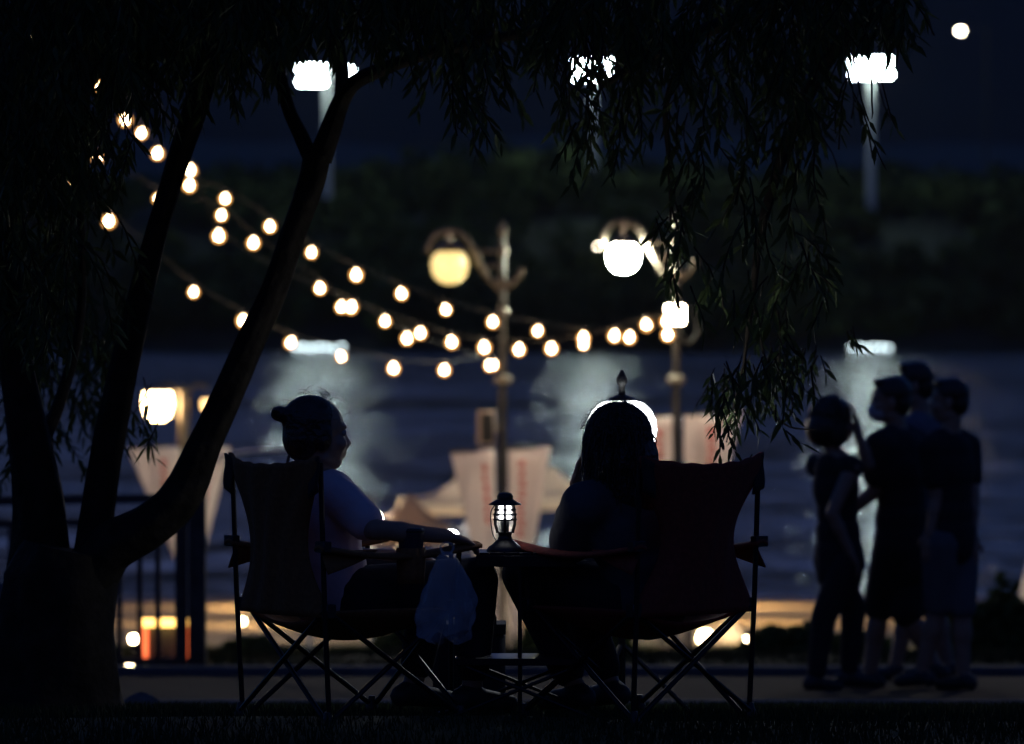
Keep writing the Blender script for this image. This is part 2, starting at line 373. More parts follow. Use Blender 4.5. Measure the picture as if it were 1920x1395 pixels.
def lamp_post(ox, oy, d, globe_mat, label, group='curled park lamp posts by the river'):
    X = lambda x, y: P(x + ox, y + oy, d)
    gz = prof_z(d); base = Vector((X(942, 0).x, d, gz))
    e = empty('lamp_post', base, label, 'street lamp', group)
    pm = MB(); top = X(942, 436)
    pm.tube([base - Vector((0, 0, .2)), Vector((base.x, d, base.z + .9)), top], [.062, .046, .03], 14)
    pm.build('pole', M['pole_metal_shade'], e)
    for py, r in ((712 - oy, .095), (585, .055), (528, .06), (470, .05)):
        MB().lathe(X(942, py), [(r * .6, -.05), (r, -.02), (r, .02), (r * .6, .05)], 16).build('collar', M['lamp_metal_lit'], e)
    MB().lathe(base, [(.17, -.1), (.17, .25), (.12, .32), (.1, .6), (.08, .68)], 16).build('post_base', M['lamp_metal_lit'], e)
    MB().lathe(top, [(.03, -.02), (.05, .02), (.035, .06), (.01, .11)], 12).build('finial', M['lamp_metal_lit'], e)
    MB().tube(catmull([X(940, 545), X(916, 522), X(900, 495), X(884, 462), X(866, 441), X(840, 433), X(815, 443), X(800, 474)]), .033, 10).build('arm', M['lamp_metal_lit'], e)
    MB().tube(catmull([X(942, 545), X(960, 532), X(974, 515), X(979, 503)]), .028, 10).build('scroll', M['lamp_metal_lit'], e)
    b2 = MB(); b2.tube([X(892, 471), X(940, 471)], .018, 8); b2.tube([X(908, 502), X(925, 496), X(940, 505)], .018, 8); b2.build('bracket', M['lamp_metal_lit'], e)
    g = X(843, 500); rr = (35 if globe_mat is not M['globe_white'] else 29) * d / F
    MB().tube([X(843, 434), X(843, 458)], .022, 8).build('hanger', M['lamp_metal_lit'], e)
    MB().lathe(g, [(rr * .2, rr * 1.35), (rr * .45, rr * 1.2), (rr * .66, rr * 1.0), (rr * .82, rr * .90), (rr * .86, rr * .82), (rr * .6, rr * .81)], 24).build('lamp_cap', M['lamp_metal_lit'], e)
    MB().lathe(g, [(rr * .58, rr * .80), (rr * .82, rr * .66), (rr * .97, rr * .38), (rr * 1.0, rr * .05), (rr * .92, -rr * .35), (rr * .74, -rr * .64), (rr * .45, -rr * .86), (rr * .1, -rr * .95)], 28).build('lamp_globe', globe_mat, e)
    return e
D2 = 53
lamp_post(0, 0, D2, M['globe_warm'], 'curled lamp post with dim yellow globe, standing at centre above the table lantern')
lamp_post(326, -17, D2 + .6, M['globe_white'], 'curled lamp post with blazing greenish white globe, right of centre')
G_B = 'white tapering banners with red lettering'
tri_banner('banner', [[(845, 848), (927, 843), (935, 1205), (926, 1205)], [(952, 842), (1032, 838), (972, 1205), (958, 1205)]], P(942, 1205, D2 - .3), 'white double banner on the pole behind the table lantern', G_B, D2 - .3, [(912, 868, 985, (8, 1.6)), (977, 862, 1010, (11, -.6))], 942)
tri_banner('banner', [[(1212, 783), (1260, 781), (1264, 1140), (1254, 1140)], [(1282, 779), (1392, 772), (1300, 1140), (1284, 1140)]], P(1268, 1140, D2 + .1), 'brightly lit double banner above the red chair back', G_B, D2 + .1, [(1236, 805, 940, (9, .4)), (1330, 800, 960, (14, -1.2))], 1268)
tri_banner('banner', [[(238, 840), (338, 838), (352, 1078), (340, 1078)], [(350, 838), (433, 838), (372, 1078), (356, 1078)]], P(345, 1078, 58), 'double banner behind the leaning trunk and wooden railing', G_B, 58, [(307, 860, 930, (10, .6)), (382, 870, 960, (9, -.8))], 345)
tri_banner('banner', [[(1934, 1030), (2010, 1030), (1912, 1152), (1900, 1152)]], P(1905, 1152, 58), 'tip of a pale banner at the right edge of the picture', G_B, 58, [], 345)
# third, lower lamp post on the left with three lantern heads
d3 = 60; b3 = Vector((P(345, 0, d3).x, d3, prof_z(d3)))
e = empty('lamp_post', b3, 'triple headed warm lamp post behind the leaning tree trunk at left', 'street lamp')
MB().tube([b3 - Vector((0, 0, .2)), P(345, 730, d3)], [.09, .06], 12).build('pole', M['lamp_metal_lit'], e)
for px, r, mt_ in ((296, 28, M['globe_amber']), (345, 9, M['bulb_dim']), (390, 13, M['bulb_dim'])):
    MB().tube(catmull([P(345, 745, d3), P((345 + px) / 2, 722, d3), P(px, 728, d3)]), .025, 8).build('arm', M['lamp_metal_lit'], e)
    rr = r * d3 / F; g = P(px, 760, d3)
    MB().lathe(g, [(rr * .1, rr * 1.5), (rr * .6, rr * 1.15), (rr * 1.1, rr * .9), (rr * .9, rr * .85)], 18).build('lamp_cap', M['lamp_metal_lit'], e)
    MB().lathe(g, [(rr * .9, rr * .86), (rr * 1.0, rr * .1), (rr * .8, -rr * .7), (rr * .4, -rr)], 18).build('lamp_globe', mt_, e)
# loudspeaker on the centre post
e = empty('loudspeaker', P(912, 835, D2 - .15), 'small tan loudspeaker box strapped to the centre lamp post', 'loudspeaker')
MB().box(P(911, 802, D2 - .15), (.17, .16, .33)).build('cabinet', M['canvas_brown'], e)
MB().box(P(914, 802, D2 - .24), (.12, .02, .28)).build('grille', M['plastic_black'], e)
MB().box(P(928, 802, D2 - .1), (.12, .03, .05)).build('bracket', M['lamp_metal_lit'], e)
# work light and junction ring on the right post
e = empty('work_light', P(1266, 592, D2 + .2), 'square white work light clamped high on the right lamp post', 'floodlight')
MB().box(P(1266, 590, D2 + .32), (.19, .1, .19)).build('housing', M['black_metal'], e)
MB().box(P(1266, 590, D2 + .24), (.17, .06, .17)).build('lens', M['flood_warm'], e)
e = empty('cable_coil', P(1290, 640, D2 + .5), 'coil of cable hanging on the right lamp post', 'cable')
MB().tube([P(1291, 610, D2 + .5) + Vector((math.cos(t) * .085, 0, math.sin(t) * .17)) for t in np.linspace(0, 6.28, 22)], .012, 6).build('loop', M['cable'], e)
MB().tube([P(1270, 582, D2 + .5), P(1290, 580, D2 + .5)], .015, 6).build('hook', M['lamp_metal_lit'], e)

# ------------------------------------------------------------------ string lights
G_S = 'strings of warm bulbs over the promenade'
SOCK = None; bulb_me = None
def string(pts, d0, d1, label, extra=()):
    global SOCK, bulb_me
    x0 = pts[0][0]; x1 = pts[-1][0]
    D = lambda x: lerp(d0, d1, (x - x0) / (x1 - x0))
    pos = [P(x, y, D(x)) for x, y in pts]
    e = empty('string_lights', pos[len(pos) // 2], label, 'string lights', G_S)
    wire = [p + Vector((0, 0, .085)) for p in pos]
    MB().tube(catmull(wire, 4), .0045, 5).build('wire', M['cable'], e)
    for p in [q for i, q in enumerate(pos) if i not in extra]:
        if bulb_me is None:
            a = MB().lathe((0, 0, 0), [(.005, -.05), (.03, -.042), (.047, -.016), (.05, .004), (.04, .03), (.02, .044), (.013, .05)], 16).build('bulb', M['bulb_halo_glass'])
            f_ = MB().lathe((0, 0, 0), [(.004, -.027), (.016, -.022), (.0235, -.008), (.0235, .006), (.016, .022), (.008, .03), (.006, .05)], 12).build('filament', M['bulb'])
            s_ = MB().lathe((0, 0, 0), [(.014, .046), (.017, .05), (.017, .075), (.01, .09)], 10).build('socket', M['plastic_black']); bulb_me = (a.data, f_.data, s_.data)
        else:
            a, f_, s_ = [bpy.data.objects.new(n_, m_) for n_, m_ in zip(('bulb', 'filament', 'socket'), bulb_me)]
            for o in (a, f_, s_): COL.objects.link(o)
        a.parent = e; a.location = wmat(e).inverted() @ p; f_.parent = a; s_.parent = a
        k_ = random.uniform(.85, 1.12); a.scale = (k_, k_, k_); a.rotation_euler = (random.gauss(0, .12), random.gauss(0, .15), 0)
string([(60, 60), (115, 113), (175, 158), (235, 225), (265, 250), (295, 288), (355, 348), (422, 373), (506, 425), (584, 474), (668, 516), (753, 551), (836, 581), (924, 604), (1008, 621), (1094, 634), (1180, 633), (1252, 628)], 44, 52.9, 'topmost long bulb string, from the upper left leaves down to the right post')
string([(20, 200), (72, 165), (183, 295), (297, 373), (415, 404), (475, 456), (600, 541), (640, 576), (722, 603), (788, 625), (847, 642), (908, 652), (973, 656), (1034, 654), (1094, 646), (1152, 630), (1212, 610), (1250, 603)], 45, 53.0, 'middle bulb string passing just behind the centre post', extra=(1,))
string([(40, 290), (125, 335), (204, 415), (363, 548), (456, 602), (545, 643), (640, 669), (738, 691), (833, 694), (925, 685)], 45, 52.5, 'lowest bulb string, dipping over the bright river reflection')
string([(249, 130), (357, 320), (410, 443), (520, 520), (658, 576), (763, 635), (860, 672), (918, 686)], 47, 52.7, 'short bulb string crossing the others at left of the centre post', extra=(3, 6))
# ------------------------------------------------------------------ canopies on the bank
def canopy(px, py_peak, py_eave, half, d, m, label):
    gz = prof_z(d); c = P(px, py_eave, d); e = empty('canopy_tent', (c.x, d, gz), label, 'tent', 'canopy tents on the river bank')
    hw = half * d / F; pk = P(px, py_peak, d); ez = c.z
    cor = [Vector((c.x + sx * hw, d + sy * hw, ez)) for sx, sy in ((-1, -1), (1, -1), (1, 1), (-1, 1))]
    for i in range(4):
        a, b2 = cor[i], cor[(i + 1) % 4]
        def fn(u, v):
            q = lerp(lerp(a, b2, u), pk, v); q.z -= .16 * hw * math.sin(v * math.pi) * (1 - .3 * abs(u - .5)); return q
        MB().grid(fn, 6, 6).build('roof_panel', m, e, thick=.006)
        def fv(u, v):
            q = lerp(a, b2, u) * 1; q.z -= v * .22 + .0 ; return q
        MB().grid(fv, 10, 1).build('valance', m, e, thick=.006)
    for q in cor: MB().tube([(q.x, q.y, gz - .1), q], .025, 8).build('pole', M['steel'], e)
canopy(862, 893, 935, 110, 84, M['canvas'], 'large beige canopy tent left of the centre pole')
canopy(770, 925, 985, 75, 66, M['canvas_brown'], 'brown canopy tent directly behind the seated person in white')
canopy(905, 935, 1000, 85, 72, M['canvas_blue'], 'pale blue canopy tent low behind the centre banner')
canopy(1035, 872, 925, 95, 80, M['canvas'], 'warmly lit canopy tent right of the centre banner')
# ------------------------------------------------------------------ shore lights, lit tents and added lamps
def small_tent(px, d, wpx, hpx, label, py=None):
    py = py or HOR + (CAMZ - prof_z(d)) * F / d
    b_ = P(px, py, d); w_ = wpx * d / F; h = hpx * d / F; L = w_ * 1.1
    e = empty('ridge_tent', b_, label, 'tent', 'small glowing tents by the water')
    p = [b_ + Vector(q) for q in ((-w_ / 2, -L / 2, 0), (w_ / 2, -L / 2, 0), (0, -L / 2, h), (-w_ / 2, L / 2, 0), (w_ / 2, L / 2, 0), (0, L / 2, h))]
    MB().add([p[0], p[2], p[5], p[3]], [(0, 1, 2, 3)]).build('roof_panel', M['canvas'], e, thick=.004)
    MB().add([p[1], p[2], p[5], p[4]], [(0, 1, 2, 3)]).build('roof_panel', M['canvas'], e, thick=.004)
    MB().add([p[0], p[1], p[2]], [(0, 1, 2)]).build('door_panel', M['canvas'], e, thick=.004)
    MB().add([p[3], p[4], p[5]], [(0, 1, 2)]).build('door_panel', M['canvas'], e, thick=.004)
    MB().tube([p[2] + Vector((0, -.05, 0)), p[5] + Vector((0, .05, 0))], .015, 6).build('ridge_pole', M['steel'], e)
    ld = bpy.data.lights.new('tent_lamp', 'POINT'); ld.energy = 4000 * LAMP; ld.color = (1, .74, .42); ld.shadow_soft_size = .08
    lo = bpy.data.objects.new('tent_lamp', ld); COL.objects.link(lo); lo.location = b_ + Vector((0, 0, h * .45)); 
    lo.parent = e; lo.matrix_parent_inverse = wmat(e).inverted()
small_tent(1292, 62, 46, 30, 'small glowing tent left of two under the red chair')
small_tent(1368, 62, 76, 52, 'larger glowing tent right of two under the red chair')
def shore_lantern(px, py, d, r, label):
    c = P(px, py, d); gz = prof_z(d); rr = r * d / F
    e = empty('shore_lantern', (c.x, d, gz), label, 'lantern', 'lanterns standing along the shore')
    MB().lathe((c.x, d, gz), [(rr * .9, -.05), (rr * .9, .03), (rr * .25, .05), (.02, max(.06, c.z - gz - rr))], 12).build('stand', M['black_metal'], e)
    MB().ball(c, (rr, rr, rr * 1.1)).build('glowing_globe', M['ground_lamp'], e)
    MB().lathe(c, [(rr * .5, rr), (rr * .45, rr * 1.15), (.01, rr * 1.3)], 12).build('lid', M['black_metal'], e)
shore_lantern(1322, 1196, 62, 13, 'bright round shore lantern between the two glowing tents')
shore_lantern(1400, 1204, 58, 8, 'little shore lantern beside the rear right chair leg')
shore_lantern(1247, 1207, 60, 5, 'faint shore lantern left of the glowing tents')
shore_lantern(243, 1256, 33.1, 11, 'bright lantern on the ground beside the big trunk')
shore_lantern(250, 1198, 36, 8, 'lantern glowing above another one beside the big trunk')
shore_lantern(882, 1076, 70, 5, 'dim lantern seen under the pale blue canopy')
shore_lantern(455, 1165, 78, 3.5, 'lantern on the sand behind the left chair leg')
shore_lantern(1660, 1190, 78, 4, 'lantern on the sand glimpsed between the walkers legs')
def added_shore_lamp(px, py, d, label):  # lamps added to light the sand, heads hidden behind the chairs
    c = P(px, py, d); gz = prof_z(d)
    e = empty('added_shore_lamp', (c.x, d, gz), label, 'lamp', 'waist high lamps added to light the sand')
    MB().lathe((c.x, d, gz), [(.12, -.1), (.12, .05), (.04, .08), (.035, c.z - gz - .14), (.08, c.z - gz - .12)], 14).build('pole', M['black_metal'], e)
    MB().ball(c, (.13, .13, .13)).build('lamp_globe', M['added_shore_lamp'], e)
    MB().lathe(c, [(.07, .12), (.05, .15), (.01, .18)], 12).build('cap', M['black_metal'], e)
added_shore_lamp(1325, 985, 86, 'shore lamp added to light the sand, hidden behind the red chair back')
added_shore_lamp(545, 985, 84, 'shore lamp added to light the sand, hidden behind the left chair back')
G_O = 'lamp posts added out of view to light the bank'
for px_, d_, tx in ((2190, 49, 'bright warm lamp post added out of view beyond the right edge'), (-290, 49, 'bright warm lamp post added out of view beyond the left edge')):
    lamp_post(px_ - 843, -60, d_, M['added_post_lamp'], tx, G_O)  # unseen posts added to light the banners and canopies
added_shore_lamp(1345, 1030, 102, 'farther shore lamp added to light the sand behind the red chair')
added_shore_lamp(520, 1030, 101, 'farther shore lamp added to light the sand behind the left chair')
def hanging(px, py, d, label):  # lanterns added so the canopy roofs are lit from below
    c = P(px, py, d); e = empty('added_hanging_lantern', c, label, 'lantern', 'lanterns added inside the canopies to light them')
    MB().ball(c, (.07, .07, .09)).build('glowing_globe', M['added_canopy_lamp'], e)
    MB().tube([c + Vector((0, 0, .08)), c + Vector((0, 0, .3))], .006, 6).build('cord', M['cable'], e)
hanging(893, 930, 84, 'lantern added to light the large beige canopy, behind the left flag of the centre banner')
hanging(1082, 925, 80, 'lantern added to light the warm canopy, behind the long haired person')
hanging(990, 960, 71.5, 'lantern added to light the pale blue canopy, behind the right flag of the centre banner')
hanging(700, 975, 66, 'lantern added to light the brown canopy, behind the white tee')
# red lit box behind the railing
e = empty('light_box', (P(311, 0, 35.5).x, 35.5, prof_z(35.5)), 'red light box with glowing yellow top behind the railing', 'light box')
c = P(311, 1205, 35.5); wdt = 92 * 35.5 / F; hgt = 80 * 35.5 / F
MB().box(c, (wdt * .96, .25, hgt)).build('cabinet', M['blue_tarp'], e)
for sx in (-1, 1): MB().box(c + Vector((sx * wdt * .42, -.15, -.01)), (wdt * .17, .04, hgt * .9)).build('side_panel', M['red_box'], e)
MB().box(c + Vector((0, -.15, hgt * .5)), (wdt, .08, .05)).build('top_strip', M['yellow_strip'], e)

# ------------------------------------------------------------------ wooden railing
d = 33; gz = prof_z(d)
e = empty('railing', (P(230, 0, d).x, d, gz), 'dark wooden railing with upright bars left of the seated pair', 'railing')
MB().box((P(370, 0, d).x, d, gz + .55), (.105, .105, 1.12)).build('end_post', M['wood_post'], e)
for px in (-60, ): MB().box((P(px, 0, d).x, d, gz + .55), (.1, .1, 1.12)).build('end_post', M['wood_post'], e)
for py, t in ((934, .055), (977, .04)):
    a, b2 = P(-60, py + 6, d), P(352, py, d); MB().box((a + b2) / 2, ((b2 - a).length, .05, t), rot=Matrix.Rotation(-math.atan2(b2.z - a.z, b2.x - a.x), 3, 'Y')).build('rail', M['wood_post'], e)
a, b2 = P(-60, 1240, d), P(352, 1240, d); MB().box((a + b2) / 2, ((b2 - a).length, .04, .04)).build('rail', M['wood_post'], e)
for px, w_ in ((-20, .034), (20, .034), (60, .034), (116, .034), (160, .034), (224, .034), (262, .034), (296, .034), (340, .075)):
    a = P(px, 980, d); c = Vector((a.x, d, (a.z + gz) / 2)); MB().box(c, (w_, .034, a.z - gz)).build('baluster', M['wood_post'], e)
# curved rail behind left chair
e = empty('curved_handrail', P(480, 900, 46), 'thin curved grey handrail behind the left chair back', 'handrail')
MB().tube(catmull([P(350, 905, 46), P(395, 868, 46), P(440, 852, 46), P(500, 846, 46), P(580, 846, 46)]), .02, 8).build('bar', M['steel'], e)
MB().tube([P(352, 905, 46), (P(352, 0, 46).x, 46, prof_z(46))], .02, 8).build('post', M['steel'], e)
MB().tube([P(580, 846, 46), (P(580, 0, 46).x, 46, prof_z(46))], .02, 8).build('post', M['steel'], e)

# ------------------------------------------------------------------ folding camp chairs
def camp_chair(loc, facing, label, fabric):
    rz = math.atan2(facing[1], facing[0]) - math.pi / 2
    e = empty('camp_chair', loc, label, 'chair', 'folding camp chairs on the lawn', rz)
    S_ = .265; yb, yf = -.27, .19; Zs = .355; Za = .55; Zt = .815
    def B(mb, n, m): return mb.build(n, m, e, world=False)
    for s in (-1, 1):
        B(MB().tube([(s * S_, yb, .015), (s * (S_ + .004), yb - .02, .4), (s * (S_ + .006), yb - .035, Zt)], .0085, 8), 'back_post', M['black_metal'])
        B(MB().tube([(s * (S_ - .01), yf, Zs - .03), (s * (S_ + .012), yf + .01, Za)], .0085, 8), 'arm_post', M['black_metal'])
        # crossing legs: side pair
        B(MB().tube([(s * S_, yf + .02, .015), (s * (S_ - .012), yb, Zs)], .0085, 8), 'leg', M['black_metal'])
        B(MB().tube([(s * (S_ - .02), yb + .02, .015), (s * (S_ - .02), yf, Zs)], .0085, 8), 'leg', M['black_metal'])
        # front and back pairs
        B(MB().tube([(s * S_, yf + .03, .015), (-s * (S_ - .01), yf - .005 + .018 * s, Zs)], .0085, 8), 'leg', M['black_metal'])
        B(MB().tube([(s * S_, yb - .012, .015), (-s * (S_ - .01), yb + .012 * s, Zs)], .0085, 8), 'leg', M['black_metal'])
        for y in (yb - .005, yf + .02):
            B(MB().lathe((s * S_, y, 0), [(.022, 0), (.022, .012), (.014, .03), (.011, .045)], 10), 'foot', M['plastic_black'])
        for y in (yb, yf):
            B(MB().box((s * (S_ - .004), y, Zs), (.04, .035, .045)), 'joint', M['plastic_black'])
        B(MB().box((s * (S_ + .015), yb - .03, Za + .005), (.055, .03, .035)), 'joint', M['plastic_black'])
        # arm strap
        def arm(u, v):
            y = lerp(yb - .045, yf + .065, v); w_ = lerp(.03, .046, min(1, v * 1.6)); z = Za + .012 - .03 * math.sin(v * math.pi) - .5 * (u - .5) ** 2 * .08
            return (s * (S_ + .012) + (u - .5) * 2 * w_, y, z)
        B(MB().grid(arm, 6, 14), 'armrest', fabric).modifiers.new('t', 'SOLIDIFY').thickness = .012
        # loose flap below the arm where it meets the back
        def flap(u, v):
            return (s * (S_ + .01 + .045 * (v - .3) * (1 - u)), yb - .03 + .2 * u, Za - .01 - .07 * v * (1 - u) ** .7)
        B(MB().grid(flap, 6, 4), 'arm_flap', fabric).modifiers.new('t', 'SOLIDIFY').thickness = .006
    # cup holder in the right arm
    def cup(u, v):
        t = u * 2 * math.pi; r = .043 - .004 * v; return (S_ + .012 + r * math.cos(t), yf - .17 + r * math.sin(t), Za - .005 - .11 * v)
    B(MB().grid(cup, 16, 4), 'cup_holder', fabric).modifiers.new('t', 'SOLIDIFY').thickness = .004
    def back(u, v):
        z = lerp(Zt + .02, Zs - .02, v); k = abs(u - .5) * 2
        hw = S_ + .010 - .11 * math.sin(min(1, max(0, (v - .08) / .92)) * math.pi) ** 1.3
        y = yb - .037 + .037 * v + .10 * math.sin(v * 2.4) * 0 - (.05 * (1 - k * k)) * (1 - .3 * v)
        z += -.028 * (1 - k ** 2.2) * max(0, 1 - v * 4) + .0025 * math.sin(u * 40) * (1 - v)
        return ((u - .5) * 2 * hw, y + .004 * math.sin(u * 23 + v * 9), z)
    B(MB().grid(back, 26, 26), 'backrest', fabric).modifiers.new('t', 'SOLIDIFY').thickness = .009
    def logo(u, v): 
        x, y, z = back(.5 + (u - .5) * .32, .17 + v * .1); return (x, y - .011, z)
    for s in (-1, 1):
        def pocket(u, v):
            return (s * (S_ + .014 - .05 * u), yb - .040 + .004 * math.sin(v * 6) - .012, Zt + .018 - .11 * v - .02 * u)
        B(MB().grid(pocket, 4, 5), 'corner_pocket', M['chair_dark']).modifiers.new('t', 'SOLIDIFY').thickness = .008
    def seat(u, v):
        y = lerp(yb, yf, v); ku = 1 - (2 * u - 1) ** 2; kv = 1 - (2 * v - 1) ** 2
        inx = .035 * kv; return ((u - .5) * 2 * (S_ - .005 - inx), y, Zs - .10 * ku * (.45 + .55 * kv))
    B(MB().grid(seat, 18, 18), 'seat', fabric).modifiers.new('t', 'SOLIDIFY').thickness = .01
    return e
fL = Vector((math.sin(R(57)), math.cos(R(57)), 0)); fR = Vector((-math.sin(R(45)), math.cos(R(45)), 0))
def gnd(px, d): return Vector((P(px, 0, d).x, d, prof_z(d)))
cL = gnd(535, 17.2) + fL * .27; cL.z = prof_z(17.25); cR = gnd(1297, 17.2) + fR * .27; cR.z = prof_z(17.25)
chL = camp_chair(cL, fL, 'brown camp chair on the left, with the cup in its arm', M['chair_orange'])
chR = camp_chair(cR, fR, 'dark red camp chair on the right, holding the long haired person', M['chair_red'])

# ------------------------------------------------------------------ folding table with lantern
tz = .525; tc_ = gnd(985, 17.35); tc_.z = prof_z(17.35)
e = empty('camp_table', tc_, 'small black folding table between the two camp chairs', 'table')
hw, hd = .155, .12
for k in range(7):
    x = -hw + (k + .5) * 2 * hw / 7
    MB().box((x, 0, tz), (2 * hw / 7 - .004, 2 * hd, .014)).build('slat', M['black_metal'], e, world=False)
for s in (-1, 1):
    MB().box((0, s * hd, tz - .02), (2 * hw, .014, .035)).build('side_rail', M['black_metal'], e, world=False)
    MB().tube([(-.017, s * .10, .0), (-.017, s * .10, tz - .02)], .0065, 8).build('leg', M['black_metal'], e, world=False)
    MB().tube([(-.28, s * .15, .0), (.17, s * .13, .18)], .006, 8).build('brace', M['black_metal'], e, world=False)
    MB().tube([(.25, s * .16, .0), (-.2, s * .125, .18)], .006, 8).build('brace', M['black_metal'], e, world=False)
MB().box((-.01, 0, .19), (.42, .27, .022)).build('shelf', M['black_metal'], e, world=False)
lz = prof_z(17.35) + tz + .007; lp = Vector((P(947, 0, 17.3).x, 17.3, lz))
e = empty('table_lantern', lp, 'black hurricane style lantern with lit windows on the folding table', 'lantern')
def L(prof, n, m, nn=20): MB().lathe((0, 0, 0), prof, nn).build(n, m, e, world=False)
L([(.058, 0), (.058, .006), (.052, .016), (.04, .024), (.03, .034), (.022, .04)], 'base', M['plastic_black'])
L([(.024, .04), (.02, .05), (.022, .058), (.026, .062)], 'collar', M['plastic_black'])
L([(.052, .147), (.05, .151), (.03, .162), (.024, .166)], 'cap_brim', M['plastic_black'])
L([(.025, .165), (.026, .174), (.021, .183), (.01, .187)], 'cap_top', M['plastic_black'])
L([(.024, .062), (.033, .085), (.0335, .11), (.028, .146)], 'glass_chimney', M['glass'], 24)
L([(.008, .10), (.019, .10), (.019, .143), (.008, .143)], 'led_panel', M['led'], 16)
L([(.012, .062), (.014, .098)], 'inner_stem', M['plastic_black'], 10)
L([(.006, .03), (.028, .031), (.024, .034)], 'reflector', M['led_soft'], 14) if False else None
for a in np.linspace(0, 2 * math.pi, 7)[:-1]:
    a += .52
    MB().tube([(r * math.cos(a), r * math.sin(a), z) for r, z in ((.027, .06), (.035, .085), (.0355, .11), (.03, .148))], .0052, 6).build('cage_bar', M['plastic_black'], e, world=False)
for z, r in ((.101, .0352), (.117, .035), (.132, .0325)):
    MB().tube([(r * math.cos(t), r * math.sin(t), z) for t in np.linspace(0, 6.2832, 25)], .0034, 5, cap=False).build('cage_ring', M['plastic_black'], e, world=False)
MB().tube(catmull([(-.03, 0, .15), (-.045, 0, .12), (-.04, 0, .06), (-.028, 0, .035)]), .002, 5).build('bail_handle', M['plastic_black'], e, world=False)

# cup in the chair arm, lit dome lamp, plastic bag, cool bag
cp = wmat(chL) @ Vector((.277, .02, .50)); 
e = empty('paper_cup', cp, 'tall dark cup standing in the arm of the left camp chair', 'cup')
MB().lathe((0, 0, 0), [(.033, -.06), (.040, .085), (.042, .088), (.042, .094), (.038, .1)], 20).build('cup_body', M['paper_cup'], e, world=False)
MB().lathe((0, 0, 0), [(.043, .093), (.044, .098), (.038, .106), (.01, .108)], 20).build('lid', M['plastic_black'], e, world=False)
q = P(846, 1003, 17.9); g0 = Vector((q.x, q.y, prof_z(17.9)))
e = empty('dome_lamp', g0, 'little white dome lamp glowing just past the hand of the left person', 'lamp')
MB().lathe((0, 0, 0), [(.06, 0), (.055, .02), (.008, .03), (.008, q.z - g0.z - .022), (.02, q.z - g0.z - .02)], 14).build('stand', M['black_metal'], e, world=False)
MB().ball((0, 0, q.z - g0.z), (.026, .026, .02)).build('glowing_dome', M['led'], e, world=False)
MB().lathe((0, 0, q.z - g0.z), [(.027, -.022), (.028, .002), (.024, .003)], 18).build('lamp_rim', M['plastic_black'], e, world=False)
# bag
def bagfn(u, v):
    t = u * 2 * math.pi; r = .012 + .078 * math.sin(min(1, v * 1.15) * math.pi * .5) ** .8 * (1 - .35 * max(0, v - .75) * 4 * .6)
    if v > .99: r *= .55
    wob = 1 + .13 * math.sin(3 * t + v * 5) + .09 * math.sin(7 * t - v * 8) + .06 * math.sin(13 * t + 17 * v)
    return (r * wob * math.cos(t), r * .7 * wob * math.sin(t), -.27 * v - .02 * math.sin(2 * t) * v)
bp_ = P(838, 1034, 16.98)
e = empty('plastic_bag', bp_, 'thin whitish plastic bag hanging from the arm of the left chair', 'bag')
o = MB().grid(bagfn, 40, 24).build('bag_film', M['bag'], e, world=False)
MB().tube(catmull([(-.01, 0, -.01), (-.02, 0, .015), (0, 0, .028), (.02, 0, .015), (.01, 0, -.01)]), .004, 6).build('handle', M['bag'], e, world=False)
g0 = gnd(880, 18.3)
e = empty('cool_bag', g0, 'black soft cool bag on the grass behind the folding table', 'bag')
MB().box((0, 0, .15), (.24, .22, .28)).build('bag_body', M['cloth_black'], e, world=False)
MB().box((0, 0, .30), (.245, .225, .035)).build('bag_lid', M['cloth_black'], e, world=False)
MB().tube(catmull([(-.08, -.115, .28), (-.07, -.13, .36), (.07, -.13, .36), (.08, -.115, .28)]), .009, 6).build('handle', M['cloth_black'], e, world=False)

# bright globe lantern behind the long haired head
q = P(1166, 806, 18.9); g0 = gnd(1166, 18.9)
e = empty('globe_lantern', g0, 'large glaring white globe lantern on a stand right behind the long haired head', 'lantern')
h = q.z - g0.z
MB().tube([(0, 0, 0), (0, 0, h - .11)], .013, 10).build('stand', M['black_metal'], e, world=False)
for a in (0, 2.1, 4.2): MB().tube([(0, 0, .25), (.25 * math.cos(a), .25 * math.sin(a), 0)], .009, 6).build('leg', M['black_metal'], e, world=False)
MB().lathe((0, 0, h), [(.05, -.11), (.085, -.085), (.112, -.04), (.121, 0), (.116, .035), (.100, .067), (.076, .09), (.05, .10)], 28).build('globe', mat('lantern_globe_glow', (1, 1, 1), .4, emit=(.93, .98, 1), es=14), e, world=False)
MB().lathe((0, 0, h), [(.052, .098), (.045, .108), (.012, .12), (.010, .15), (.017, .16), (.019, .175), (.012, .19), (.005, .205)], 16).build('finial', M['plastic_black'], e, world=False)

